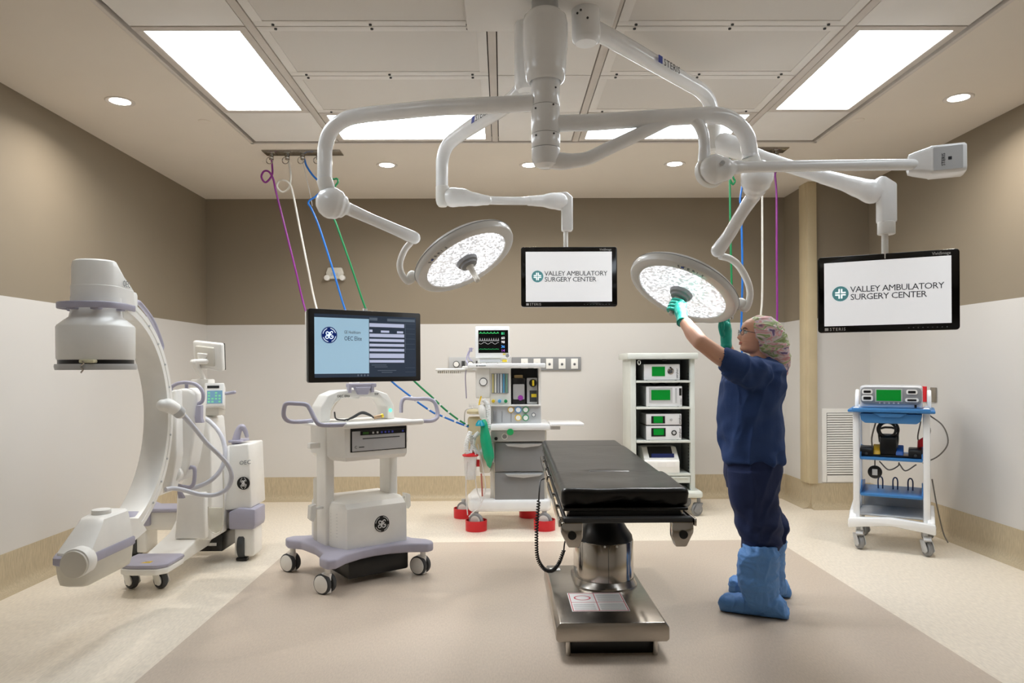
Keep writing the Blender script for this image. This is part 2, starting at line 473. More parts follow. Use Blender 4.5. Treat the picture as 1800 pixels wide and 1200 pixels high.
def surgical_light(label, arm, ball, br, spring, sr, yoke, centre, Yc, theta, ratio, sgn, textang):
    root = thing('surgical_light', label, 'surgical light', arm[0], 0, 'surgical lights on the boom')
    G().tube(arm, 0.0385, 20, 8).build('arm', M_white, root, True)
    e0, e1 = arm[-1], ball
    d = (e1 - e0).normalized()
    G().cyl(e0 - d * 0.01, e0 + d * 0.05, 0.0415, seg=28, bev=0.003).build('collar', M_offw, root, True)
    a0 = spring[0]
    G().tube([ball, ball.lerp(a0, .33), ball.lerp(a0, .66), a0], [br, br * 0.93, br * 0.72, sr[0] * 1.05], 28, 6, rnd=True).build('knuckle', M_white, root, True)
    G().tube(spring, sr, 22, 6, rnd=True).build('spring_arm', M_white, root, True)
    c = U(centre[0], centre[1], Yc)
    tocam = (V((0, 0, CAM_H)) - c).normalized()
    a = math.radians(theta)
    pr = V((math.sin(a) * sgn, 0, -math.cos(a)))
    pr = (pr - tocam * pr.dot(tocam)).normalized()
    n = pr * math.sqrt(1 - ratio * ratio) + tocam * ratio
    n.normalize()
    major = n.cross(tocam).normalized()
    if major.x < 0: major = -major
    Rr, Rl = 0.31, 0.248
    prof = [(0, -0.085), (0.1, -0.083), (0.2, -0.072), (0.27, -0.06), (0.282, -0.058), (0.284, -0.05), (0.305, -0.04), (Rr, -0.025), (Rr, -0.005), (0.303, 0.008), (0.29, 0.014), (Rl + 0.004, 0.012), (Rl, 0.004), (Rl, -0.004), (0, -0.004)]
    head = G().lathe(prof, c, n, 72).build('lamp_head', M_headrim, root, True, 30)
    G().lathe([(0, 0.0), (Rl, 0.0), (Rl, 0.006), (Rl * 0.98, 0.008), (0, 0.009)], c, n, 64).build('lens', M_surg, head, True)
    G().lathe([(Rr + 0.0005, -0.032), (Rr + 0.003, -0.03), (Rr + 0.0005, -0.028)], c, n, 72).build('seal_ring', M_mgrey, head, True)
    # central housing and handle
    G().lathe([(0, 0.0), (0.062, 0.0), (0.066, 0.012), (0.06, 0.028), (0.05, 0.034), (0.048, 0.045), (0.034, 0.052), (0, 0.052)], c, n, 36).build('handle_hub', M_mgrey, head, True)
    G().lathe([(0, 0.05), (0.026, 0.05), (0.022, 0.06), (0.0165, 0.07), (0.0155, 0.13), (0.017, 0.15), (0.014, 0.155), (0, 0.155)], c, n, 24).build('handle', M_offw2, head, True)
    # lettering round the rim, on the face nearest the viewer and upward
    for s, ang, sz, mm in ((None, textang, 0.016, M_blue), ('STERIS', textang + 5, 0.029, M_navytext)):
        v2 = n.cross(major)
        aa = math.radians(ang)
        rad = major * math.cos(aa) + v2 * math.sin(aa)
        rr = 0.281
        for k, ch in enumerate(s or ['']):
            ak = math.radians(ang + k * 5.4 * surg_dir(major, v2, n))
            rad = major * math.cos(ak) + v2 * math.sin(ak)
            tg = n.cross(rad)
            tg = tg if tg.x > 0 else -tg
            up = rad if n.dot(tg.cross(rad)) > 0 else -rad
            o = c + rad * rr + n * 0.0148 - up * 0.009 - tg * 0.006
            if s: text(head, ch, o, tg, up, sz, mm, world=True)
            else: G().prism([(0, 0), (0.014, 0), (0.014, 0.014), (0, 0.014)], o - tg * .004, tg, up, n * 0.0006).build('logo_square', mm, head, True)
    G().tube(yoke + [c - n * 0.025 + (yoke[-1] - c).normalized() * (Rr - 0.01)], 0.0185, 16, 6).build('yoke', M_offw, root, True)
    pj = c - n * 0.025 + (yoke[-1] - c).normalized() * (Rr + 0.012)
    G().sphere(pj, 0.032).build('yoke_pivot', M_offw, root, True)
    l = lamp_area(head, (0, 0, 0), 0.42, 0.42, SURG * 11, (0.97, 0.98, 1.0), 75, 'DISK', 'lamp_beam')
    l.matrix_basis = root_inv(root) @ Matrix.Translation(c + n * 0.012) @ (-n).to_track_quat('Z', 'Y').to_matrix().to_4x4()
    return root, c, n
def surg_dir(major, v2, n):
    # step so that successive letters run left to right in the picture
    a, b = math.radians(90), math.radians(91)
    p0 = major * math.cos(a) + v2 * math.sin(a); p1 = major * math.cos(b) + v2 * math.sin(b)
    return 1 if (p1 - p0).x > 0 else -1
M_headrim = mat('lamp head grey enamel', (216, 214, 210), 0.3, coat=0.2)
M_surg = mat('faceted surgical lens', (240, 244, 250), 0.2, emit=3.0, ecol=(0.93, 0.95, 1, 1))
def facet(m, lo, hi):
    nt = m.node_tree; b = nt.nodes['Principled BSDF']
    tc = nt.nodes.new('ShaderNodeTexCoord'); mp = nt.nodes.new('ShaderNodeMapping'); mp.inputs['Scale'].default_value = (45, 45, 110)
    vo = nt.nodes.new('ShaderNodeTexVoronoi'); vo.inputs['Scale'].default_value = 1.6; vo.inputs['Randomness'].default_value = 1
    r = nt.nodes.new('ShaderNodeMapRange'); r.inputs[1].default_value = 0.12; r.inputs[2].default_value = 0.85; r.inputs[3].default_value = hi; r.inputs[4].default_value = lo
    r.interpolation_type = 'SMOOTHSTEP'
    nt.links.new(tc.outputs['Object'], mp.inputs[0]); nt.links.new(mp.outputs[0], vo.inputs[0])
    sp = nt.nodes.new('ShaderNodeSeparateColor')
    nt.links.new(vo.outputs['Color'], sp.inputs[0]); nt.links.new(sp.outputs[0], r.inputs[0])
    nt.links.new(r.outputs[0], b.inputs['Emission Strength'])
facet(M_surg, 0.22, 0.9)
YL0, YL1 = 3.3, 3.75
armL = [U(940, 181, 3.3), U(860, 185, 3.36), U(773, 189, 3.45), U(690, 197, 3.56), U(640, 202, 3.63), U(607, 210, 3.68), U(583, 229, 3.72), U(572, 257, 3.75), U(571, 290, 3.75), U(571, 318, 3.75)]
surgical_light('surgical light on the left arm, lamp tilted right with its handle free', armL, U(583, 357, 3.75), 0.083,
    [U(612, 367, 3.8), U(650, 384, 3.88), U(690, 401, 3.97), U(728, 418, 4.05)], [0.033, 0.030, 0.032, 0.036],
    [U(722, 426, 4.05), U(711, 440, 4.06), U(703, 462, 4.08), U(706, 481, 4.1), U(718, 495, 4.12)], (819, 456), 4.12, 28.9, 0.44, 1, 125)
armR = [U(975, 217, 3.3), U(1040, 215, 3.3), U(1100, 211, 3.3), U(1200, 205, 3.3), U(1262, 203, 3.32), U(1293, 216, 3.35), U(1312, 240, 3.38), U(1318, 268, 3.4), U(1319, 278, 3.4)]
_, lampR_c, lampR_n = surgical_light('surgical light on the right arm, held by the gloved person', armR, U(1331, 309, 3.42), 0.077,
    [U(1324, 345, 3.5), U(1303, 376, 3.56), U(1283, 410, 3.64), U(1262, 440, 3.7)], [0.034, 0.031, 0.032, 0.036],
    [U(1266, 450, 3.7), U(1284, 455, 3.73), U(1300, 469, 3.78), U(1315, 497, 3.84), U(1318, 522, 3.88), U(1310, 543, 3.9)], (1199, 512), 3.93, 25.7, 0.456, -1, 100)
# small round control knob behind the right lamp rim
# camera arm
root = thing('ceiling_camera', 'low white boom arm carrying a square camera box at its right end', 'camera boom', U(958, 285, PY))
G().lathe([(0, 0), (0.03, 0.002), (0.055, 0.015), (0.066, 0.045), (0.066, zs[-1] - zz(296) - 0.002), (0, zs[-1] - zz(296) - 0.002)], (cxh, PY, zz(296)), (0, 0, 1), 40).build('swivel_elbow', M_white, root, True)
G().tube([U(962, 278, PY), U(984, 283, PY), U(1012, 282, PY), U(1036, 277, PY), U(1067, 262, PY), U(1133, 231, PY), U(1170, 213, PY), U(1198, 204, PY), U(1222, 211, PY), U(1235, 233, PY), U(1238, 258, PY), U(1238, 285, PY)],
    [0.045, 0.04, 0.033, 0.031, 0.030, 0.030, 0.029, 0.028, 0.027, 0.026, 0.026, 0.03], 20, 8).build('arm', M_white, root, True)
b = U(1256, 298, PY - 0.02)
G().cyl(b + V((-0.012, 0.05, -0.004)), b + V((-0.006, 0.0, 0)), 0.074, seg=40, bev=0.01).build('joint_disc', M_offw, root, True)
G().tube([b, U(1275, 297, PY - .03), U(1292, 294, PY - .03), U(1310, 294, PY - .03)], [0.07, 0.055, 0.032, 0.026], 28, 6, rnd=True).build('knuckle', M_white, root, True)
G().cyl(b + V((0.016, -0.075, 0.012)), b + V((0.016, -0.06, 0.01)), 0.010, seg=20).build('cap_screw', M_lgrey, root, True)
G().tube([U(1290, 294, PY - .03), U(1450, 291, PY - .03), U(1610, 289, PY - .03)], [0.026, 0.025, 0.026], 20, 4).build('boom', M_white, root, True)
cb = U(1658, 284, PY - 0.05)
yw = math.radians(-24)
Rb = Matrix.Rotation(yw, 3, 'Z')
def sq(cx, w, h, r=0.02): return [cb + Rb @ V((cx, p[0], p[1])) for p in rrect(w, h, r)]
hb = G().rings([sq(-0.148, 0.05, 0.05, 0.012), sq(-0.142, 0.085, 0.085), sq(-0.12, 0.10, 0.098), sq(-0.06, 0.125, 0.125, 0.02), sq(-0.055, 0.13, 0.132, 0.02), sq(0.075, 0.13, 0.132, 0.02), sq(0.084, 0.12, 0.122, 0.02)]).build('camera_housing', M_white, root, True)
f0 = cb + Rb @ V((0.01, -0.0655, 0)); ux, uz = Rb @ V((1, 0, 0)), V((0, 0, 1)); nn = Rb @ V((0, -1, 0))
G().prism(rrect(0.115, 0.105, 0.004), f0, ux, uz, nn * 0.0012).build('label_panel', M_lgrey, hb, True)
text(hb, 'STERIS', f0 + nn * 0.002 + ux * -0.012 + uz * -0.035, uz, -ux, 0.02, M_navytext, world=True)
G().prism([(0, 0), (0.014, 0), (0.014, 0.014), (0, 0.014)], f0 + nn * 0.0015 + ux * 0.0 + uz * -0.01, ux, uz, nn * .0005).build('logo_square', M_navytext, hb, True)
text(hb, 'ceiling mount', f0 + nn * 0.002 + ux * 0.032 + uz * -0.03, uz, -ux, 0.008, M_navytext, world=True) if False else None
# monitor arms
rootR = thing('monitor_arm', 'white articulated ceiling arm carrying the right wall monitor', 'monitor arm', U(1030, 40, 3.38), 0, 'monitor arms on the ceiling boom')
pr_ = U(1030, 77, 3.38)
G().lathe([(0, 0), (0.05, 0.0), (0.064, 0.012), (0.068, 0.03), (0.068, HC - 0.03 - pr_.z), (0, HC - 0.03 - pr_.z)], pr_, (0, 0, 1), 40).build('post', M_white, rootR, True)
for dx, dz in ((-0.03, 0.13), (0.0, 0.09), (-0.045, 0.12)):
    c = V((pr_.x + dx, 3.38 - math.sqrt(0.068 ** 2 - dx * dx), pr_.z + dz)); dn = (c - V((pr_.x, 3.38, c.z))).normalized()
    G().cyl(c - dn * .002, c + dn * 0.003, 0.0055, seg=10).build('bolt', M_dgrey, rootR, True)
pa = [U(1035, 48, 3.4), U(1067, 64, 3.46), U(1110, 88, 3.6), U(1160, 117, 3.8), U(1205, 143, 3.98), U(1230, 158, 4.08), U(1245, 175, 4.13), U(1252, 198, 4.15), U(1254, 225, 4.15), U(1254, 250, 4.15)]
G().tube(pa, [0.045, 0.045, 0.044, 0.043, 0.042, 0.041, 0.04, 0.039, 0.039, 0.039], 20, 8).build('arm', M_white, rootR, True)
curve_text(rootR, 'STERIS', U(1155, 112, 3.75), U(1192, 133, 3.9), 0.052, off=0.0415)
G().lathe([(0, 0), (0.03, 0), (0.045, 0.012), (0.047, 0.03), (0.047, 0.14), (0.04, 0.15), (0, 0.15)], U(1254, 268, 4.15), (0, 0, 1), 32).build('swivel', M_offw, rootR, True)
s_ = [U(1272, 254, 4.13), U(1290, 259, 4.12), U(1318, 271, 4.08), U(1350, 282, 4.02), U(1386, 292, 3.95), U(1450, 313, 3.84)]
G().tube(s_, [0.066, 0.062, 0.048, 0.042, 0.036, 0.033], 26, 6, rnd=True).build('spring_arm', M_white, rootR, True)
G().tube([U(1447, 311, 3.85), U(1480, 320, 3.8), U(1510, 330, 3.75), U(1532, 337, 3.71)], [0.038, 0.042, 0.052, 0.062], 26, 6, rnd=True).build('tilt_housing', M_white, rootR, True)
YM = 3.69
hd = U(1558, 340, YM)
poly = [(-0.045, 0.085), (-0.02, 0.085), (0.042, 0.048), (0.042, -0.155), (-0.042, -0.155), (-0.042, -0.0), (-0.075, -0.0), (-0.09, 0.02)]
G().prism(poly, hd + V((0, -0.035, 0)), V((1, 0, 0)), V((0, 0, 1)), V((0, 0.07, 0)), 0.012).build('pivot_head', M_white, rootR, True)
G().cyl(U(1558, 412, YM), U(1558, 390, YM), 0.043, seg=32, bev=0.004).build('rotating_collar', M_offw, rootR, True)
G().tube([U(1555.5, 411, YM), U(1555.5, 455, YM)], 0.0165, 16, 1).build('drop_tube', M_offw, rootR, True)
rootC = thing('monitor_arm', 'white articulated ceiling arm carrying the centre monitor', 'monitor arm', U(925, 100, 3.6), 0, 'monitor arms on the ceiling boom')
pc_ = U(928, 160, 3.52)
G().lathe([(0, 0), (0.05, 0.0), (0.062, 0.012), (0.066, 0.03), (0.066, HC - 0.03 - pc_.z), (0, HC - 0.03 - pc_.z)], pc_, (0, 0, 1), 40).build('post', M_white, rootC, True)
G().tube([U(925, 150, 3.55), U(905, 173, 3.65), U(880, 191, 3.8), U(840, 216, 4.05), U(803, 241, 4.3), U(786, 257, 4.37), U(778, 281, 4.4), U(777, 310, 4.4), U(777, 330, 4.4)],
    [0.045, 0.045, 0.044, 0.043, 0.041, 0.04, 0.039, 0.038, 0.038], 20, 8).build('arm', M_white, rootC, True)
curve_text(rootC, 'STERIS', U(848, 211, 4.0), U(880, 192, 3.8), 0.052, off=0.043)
G().lathe([(0, 0), (0.025, 0), (0.036, 0.015), (0.042, 0.04), (0.042, 0.12), (0.038, 0.125), (0, 0.125)], U(778, 363, 4.4), (0, 0, 1), 32).build('swivel', M_offw, rootC, True)
G().tube([U(795, 347, 4.4), U(812, 347, 4.42), U(832, 350, 4.45), U(856, 352, 4.5)], [0.06, 0.056, 0.043, 0.031], 26, 6, rnd=True).build('knuckle', M_white, rootC, True)
G().tube([U(852, 352, 4.5), U(895, 353, 4.6), U(935, 353, 4.7)], [0.026, 0.026, 0.027], 22, 4).build('spring_arm', M_white, rootC, True)
G().tube([U(930, 353, 4.69), U(950, 353, 4.75), U(972, 353, 4.8), U(985, 354, 4.83)], [0.032, 0.038, 0.055, 0.06], 26, 6, rnd=True).build('tilt_housing', M_white, rootC, True)
hd = U(996, 355, 4.83)
poly = [(-0.05, 0.06), (0.0, 0.065), (0.04, 0.03), (0.04, -0.2), (-0.036, -0.2), (-0.036, -0.05), (-0.06, -0.03)]
G().prism(poly, hd + V((0, -0.035, 0)), V((1, 0, 0)), V((0, 0, 1)), V((0, 0.07, 0)), 0.012).build('pivot_head', M_white, rootC, True)
G().tube([U(994.5, 405, 4.83), U(994.5, 445, 4.83)], 0.016, 16, 1).build('drop_tube', M_offw, rootC, True)
# ------------------------------------------------------------------ surgical monitors
M_scr = mat('lit white screen', (238, 239, 241), 0.3, emit=0.38, ecol=rgb(236, 237, 239))
M_teal = mat('teal logo on screen', (110, 178, 186), 0.4, emit=0.12, ecol=rgb(110, 178, 186))
M_scrtext = mat('grey screen text', (70, 73, 78), 0.4, emit=0.02, ecol=rgb(95, 98, 102))
M_scrwhite = mat('white on screen', (245, 250, 250), 0.4, emit=0.6, ecol=rgb(245, 250, 250))
def surgical_monitor(label, c, rz):
    t = thing('wall_monitor' if False else 'surgical_monitor', label, 'monitor', c, rz, 'monitors hanging from the ceiling arms')
    W, H = 0.652, 0.405
    G().prism(rrect(W, H, 0.016), (0, -0.018, 0), (1, 0, 0), (0, 0, 1), (0, 0.045, 0), 0.003).build('bezel', M_bgloss, t, sharp=50)
    G().prism(rrect(0.3, 0.2, 0.02), (0, 0.02, 0.02), (1, 0, 0), (0, 0, 1), (0, 0.045, 0), 0.006).build('rear_mount', M_white, t)
    sx0, sx1, sz0, sz1 = -0.294, 0.29, -0.168, 0.170
    f = -0.0195
    scr = G().span((sx0, f - 0.001, sz0), (sx1, f + 0.002, sz1)).build('screen', M_scr, t)
    G().cyl((-0.215, f - 0.0012, 0.003), (-0.215, f - 0.0022, 0.003), 0.040, seg=40).build('logo_disc', M_teal, scr)
    g = G()
    for sx in (-1, 1):
        for sz in (-1, 1):
            o = (-0.215 + sx * 0.0055, f - 0.0024, 0.003 + sz * 0.0055)
            g.prism([(0, 0), (sx * 0.023, 0), (sx * 0.023, sz * 0.007), (sx * 0.007, sz * 0.007), (sx * 0.007, sz * 0.023), (0, sz * 0.023)], (o[0] - sx * .003, o[1], o[2] - sz * .003), (1, 0, 0), (0, 0, 1), (0, -0.0006, 0))
    g.build('logo_cross', M_scrwhite, scr)
    text(scr, 'VALLEY AMBULATORY', (-0.168, f - 0.0016, 0.008), (1.18, 0, 0), (0, 0, 1), 0.045, M_scrtext, off=0.0, spacing=0.9, width=0.428)
    text(scr, 'SURGERY CENTER', (-0.168, f - 0.0016, -0.032), (1.18, 0, 0), (0, 0, 1), 0.045, M_scrtext, off=0.0, spacing=0.9, width=0.352)
    text(t, 'STERIS', (sx0 + 0.026, f - 0.0006, -0.193), (1, 0, 0), (0, 0, 1), 0.023, M_whitetext, spacing=1.2)
    G().span((sx0 + 0.002, f - 0.0008, -0.193), (sx0 + 0.02, f, -0.178)).build('logo_square', M_whitetext, t)
    text(t, 'VividImage', (sx1 - 0.002, f - 0.0006, 0.177), (0.85, 0, 0), (0, 0, 1), 0.022, M_whitetext, align='RIGHT')
    for k in range(9):
        G().span((0.1 + k * 0.021, f - 0.0008, -0.189), (0.105 + k * 0.021, f, -0.185)).build('touch_key', M_greytext, t)
    return t
c = U(1000, 487, 4.83)
surgical_monitor('black framed monitor hanging in the centre, between the two surgical lights', (c.x, 4.83, c.z), 0)
a, b2 = U(1437.5, 518, 3.84), U(1687, 510, 3.54)
surgical_monitor('larger looking black framed monitor hanging at the right, turned to the left', (a + b2) / 2 + V((0, 0.0, 0.0)), math.atan2(b2.y - a.y, b2.x - a.x))
# ------------------------------------------------------------------ gas hose drops
def PX(pts, Y): return [U(p[0], p[1], p[2] if len(p) > 2 else Y) for p in pts]
hose_cols = {'purple': (138, 44, 138), 'white': (226, 222, 212), 'blue': (24, 112, 200), 'green': (10, 130, 74)}
def hose_mat(c): return mat(c + ' hose rubber', hose_cols[c], 0.4)
def drop_plate(label, x0, y0, n, dx, xs):
    t = thing('hose_drop_plate', label, 'gas outlet plate', (x0 + 0.31, y0, HC), 0, 'ceiling plates with gas hose outlets')
    G().span((-0.31, -0.07, -0.008), (0.31, 0.07, 0.0), 0.002).build('plate', M_steel, t)
    for x in xs:
        g = G().span((x - 0.045, -0.045, -0.011), (x + 0.045, 0.045, -0.006), 0.002)
        g.cyl((x, 0.03, -0.008), (x, 0.03, -0.05), 0.019, seg=20, bev=0.003)
        o = g.build('outlet', M_chrome, t)
        G().tube([(x - 0.012 + 0.026 * math.cos(a), 0.03 - 0.01, -0.06 + 0.026 * math.sin(a)) for a in [k * PI / 8 for k in range(17)]], 0.004, 8, 1, cap=False).build('hook_ring', M_chrome, o)
    return t
pl = Uz(459, 263, HC)
tl = drop_plate('steel gas outlet plate on the ceiling at the left, its hoses slanting to the machines', pl.x, pl.y + 0.07, 4, 0.13, [0, 0, 0, 0][:0] + [U(x, 272, pl.y + .1).x - (pl.x + .31) for x in (477, 505, 532, 560)])
pr = Uz(1388, 258, HC)
tr = drop_plate('steel gas outlet plate on the ceiling at the right, its hoses hanging straight down', pr.x - 0.62, pr.y + 0.07, 4, 0.13, [U(x, 268, pr.y + .1).x - (pr.x - .31) for x in (1283, 1309, 1339, 1365)])
def hose(col, label, pts, r=0.008, rings=None, grp=None, end=None):
    o = G().tube(pts, r, 10, 6).build('gas_hose', hose_mat(col))
    tag(o, label, 'gas hose', grp)
    if rings:
        for q, d in rings:
            G().cyl(q - d * 0.009, q + d * 0.009, r * 1.15, seg=12).build('marker_band', M_whitetext, o)
    if end:
        G().cyl(pts[-1], pts[-1] - V((0, 0, 0.06)), 0.014, seg=14, bev=0.003).build('connector', M_chrome, o)
    return o
HL = 5.82
gl = 'gas hoses hanging from the left ceiling plate'; gr = 'gas hoses hanging from the right ceiling plate'
hose('purple', 'purple gas hose with a loop, leftmost of the slanting hoses', PX([(477, 277, HL - .05), (478.5, 292, HL), (478, 308, HL + .02), (467, 320.5, HL + .03), (459.5, 311, HL), (464, 301, HL - .01), (473, 302, HL - .03), (480.5, 315, HL - .03), (485, 336), (501, 400), (519, 472), (537, 545), (565, 610, 5.6), (600, 650, 5.4), (615, 672, 5.3), (611, 688, 5.25), (597, 697, 5.2), (584, 712, 5.2), (578, 735, 5.2), (577, 800, 5.25), (577, 860, 5.4)], HL), grp=gl)
hose('white', 'white gas hose with a loop, left of the blue one', PX([(506, 277, HL - .05), (509, 292), (511.5, 312), (507, 331, HL + .02), (496, 337, HL + .03), (487, 328), (491, 318, HL - .01), (500, 317, HL - .03), (509, 323, HL - .03), (514.7, 339), (526.7, 399), (541, 470), (556, 540), (580, 610, 5.6), (606, 650, 5.4), (617, 672, 5.3), (613, 689, 5.25), (600, 698, 5.2), (586, 714, 5.2), (580, 737, 5.2), (581, 800, 5.25), (582, 860, 5.4)], HL), grp=gl)
def banded(col, label, up, low):
    pts = PX(up, HL) + PX(low, 5.9)
    lowp = smooth_path(PX(low, 5.9), 4)
    rg = [(lowp[i], (lowp[i + 1] - lowp[i]).normalized()) for i in range(len(lowp) // 3, len(lowp) - 1, 3)]
    return hose(col, label, pts, rings=rg, grp=gl)
banded('blue', 'blue gas hose slanting behind the workstation screen to the anaesthesia machine', [(534.7, 277, HL - .05), (538.7, 291), (549, 307), (560, 319), (566, 332), (555, 345), (544.5, 352), (542, 358), (547, 366), (561, 399), (584, 470), (607, 545), (632, 600), (660, 642)],
    [(690.7, 672), (706.7, 685), (721, 696), (732, 705), (760, 724), (774, 730), (800, 741), (824, 750)])
banded('green', 'green gas hose slanting behind the workstation screen to the anaesthesia machine', [(560, 277, HL - .05), (568, 300), (584, 314), (592, 314), (594, 320), (587, 331), (583, 350), (586.5, 381), (593, 399), (618, 470), (645, 548), (672, 600), (702, 642)],
    [(730.7, 672), (758.7, 697), (766, 704), (783, 720), (806.7, 738), (824, 748)])
HR = 5.72
hose('green', 'green gas hose hanging straight behind the right surgical light', PX([(1283, 272, HR - .03), (1283, 290), (1289, 312), (1292, 318), (1288, 324), (1283, 316), (1283, 330), (1284, 400), (1286, 500), (1286, 548)], HR), grp=gr, end=True)
hose('blue', 'blue gas hose hanging straight, second from the left of the right group', PX([(1309, 272, HR - .03), (1308, 300), (1304, 330), (1301, 352), (1303, 372), (1305, 475), (1304, 540), (1303, 590), (1306, 650)], HR), grp=gr, end=True)
hose('white', 'white gas hose hanging straight down to the patterned cap', PX([(1339, 272, HR - .03), (1341, 300), (1340, 345), (1340, 510), (1337, 560), (1334, 640)], HR), grp=gr, end=True)
hose('purple', 'purple gas hose hanging straight, rightmost of all the hoses', PX([(1365, 270, HR - .03), (1371, 284), (1366, 300), (1362.5, 307), (1365, 345), (1365.5, 460), (1366, 562), (1362, 650)], HR), grp=gr, end=True)
o = G().tube(PX([(531, 278), (538, 310), (545, 340), (549, 362)], HL), 0.002, 6, 3).build('pull_cord', M_lgrey); tag(o, 'thin grey cord hanging beside the blue hose at the left plate', 'cord')
# ------------------------------------------------------------------ wall fittings
def PB(g, x0, y0, x1, y1, Y, dep, bev=0.0, mi=0):
    a = U(x0, y1, Y); b = U(x1, y0, Y)
    xm, xM = (a.x + b.x) / 2 - abs(b.x - a.x) / 2, (a.x + b.x) / 2 + abs(b.x - a.x) / 2
    return g.span((a.x, Y, a.z), (b.x, Y + dep, b.z), bev, mi)
def pbox(name, m, par, x0, y0, x1, y1, Y, dep, bev=0.0):
    return PB(G(), x0, y0, x1, y1, Y, dep, bev).build(name, m, par, True)
p = U(590, 482, YB)
t = thing('wall_alarm', 'small off-white two-headed unit high on the back wall, between the slanting hoses', 'wall unit', (p.x, YB, p.z))
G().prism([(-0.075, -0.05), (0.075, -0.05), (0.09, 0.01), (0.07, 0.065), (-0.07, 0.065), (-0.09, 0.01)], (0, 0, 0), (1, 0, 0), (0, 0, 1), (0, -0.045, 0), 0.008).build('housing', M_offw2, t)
G().span((-0.04, -0.048, -0.02), (0.04, -0.044, 0.012), 0.001).build('window', M_lgrey, t)
for s in (-1, 1): G().cyl((s * 0.078, -0.01, -0.04), (s * 0.078, -0.06, -0.042), 0.028, seg=24, bev=0.004).build('lamp_head', M_offw, t)
p = U(960, 639, YB)
t = thing('gas_outlet_panel', 'long grey wall panel with six gas outlets behind the anaesthesia machine', 'gas outlet panel', (p.x, YB, p.z))
pbox('plate', M_mgrey, t, 900, 627, 1021, 651, YB - 0.02, 0.019, 0.002)
for x in (909, 922, 944, 966, 988, 1010)[1:]:
    o = pbox('outlet', M_offw, t, x - 6, 630, x + 6, 648, YB - 0.028, 0.012, 0.002)
    c = U(x, 640, YB - 0.03); G().cyl(c, c + V((0, 0.01, 0)), 0.014, seg=16).build('socket', M_mgrey, o, True)
    c = c - V((0, 0.002, 0)); G().cyl(c, c + V((0, 0.01, 0)), 0.006, seg=12).build('port', M_black, o, True)
p = U(845, 639, YB)
t = thing('gauge_panel', 'stainless wall panel with round pressure gauges, left of the anaesthesia monitor', 'gauge panel', (p.x, YB, p.z))
pbox('plate', M_lgrey, t, 789, 627, 899, 651, YB - 0.02, 0.019, 0.002)
for x in (802, 827, 850):
    c = U(x, 640, YB - 0.034)
    G().cyl(c, c + V((0, 0.016, 0)), 0.033, seg=28, bev=0.003).build('gauge_rim', M_dgrey, t, True)
    G().cyl(c - V((0, 0.002, 0)), c + V((0, 0.01, 0)), 0.026, seg=24).build('gauge_face', M_offw, t, True)
for x in (813, 816, 838, 875): pbox('valve', M_dgrey, t, x - 1.5, 634, x + 1, 645, YB - 0.045, 0.03, 0.002)
p = U(1478, 783, YA)
t = thing('wall_vent', 'tall white louvred air return grille low on the alcove wall', 'vent', (p.x, YA, p.z))
g = G(); q = YA - 0.014
PB(g, 1446, 718, 1453, 847, q, 0.014); PB(g, 1505, 718, 1513, 847, q, 0.014); PB(g, 1453, 718, 1505, 725.5, q, 0.014); PB(g, 1453, 835, 1505, 847, q, 0.014)
g.build('frame', M_offw, t, True)
PB(G(), 1450, 722, 1508, 840, YA - 0.004, 0.002).build('louvre_shade_sheet', M_gap, t, True)  # flat dark sheet paints the shade behind the louvres
g = G(); n = 26
for k in range(n):
    a = U(1453, 727 + k * 108 / n, YA); b = U(1505, 727 + k * 108 / n, YA)
    g.prism([(0, 0), (0.007, -0.014), (0.008, -0.012), (0.001, 0.004)], (a.x, YA - 0.012, a.z), (0, 1, 0), (0, 0, 1), (b.x - a.x, 0, 0))
    g.span((a.x, YA - 0.013, a.z - 0.011), (b.x, YA - 0.011, a.z))
g.build('louvres', M_offw, t, True)
def onwall(px, py):
    d = ray(px, py); return V((0, 0, CAM_H)) + d * (XR / d.x)
for nm, m, lb, cat, x0, y0, x1, y1 in (('fire_alarm_plate', M_red, 'small red plate on the right wall behind the equipment trolley', 'wall plate', 1615, 679, 1630, 705), ('switch_plate', M_steel, 'small brushed metal plate on the right wall, right of the red one', 'wall plate', 1638, 681, 1648, 706)):
    a, b = onwall(x0, y1), onwall(x1, y0)
    o = G().span((XR - 0.014, min(a.y, b.y), a.z), (XR - 0.003, max(a.y, b.y), b.z), 0.002).build(nm, m); tag(o, lb, cat)
    if m is M_red:
        yy = (a.y + b.y) / 2
        g = G()
        for k in range(3): g.span((XR - .0145, yy - .025, a.z + .03 + k * .022), (XR - .0135, yy + .025 - k * .008, a.z + .04 + k * .022))
        g.build('dark_print', mat('dark red print', (110, 10, 16), .5), o)
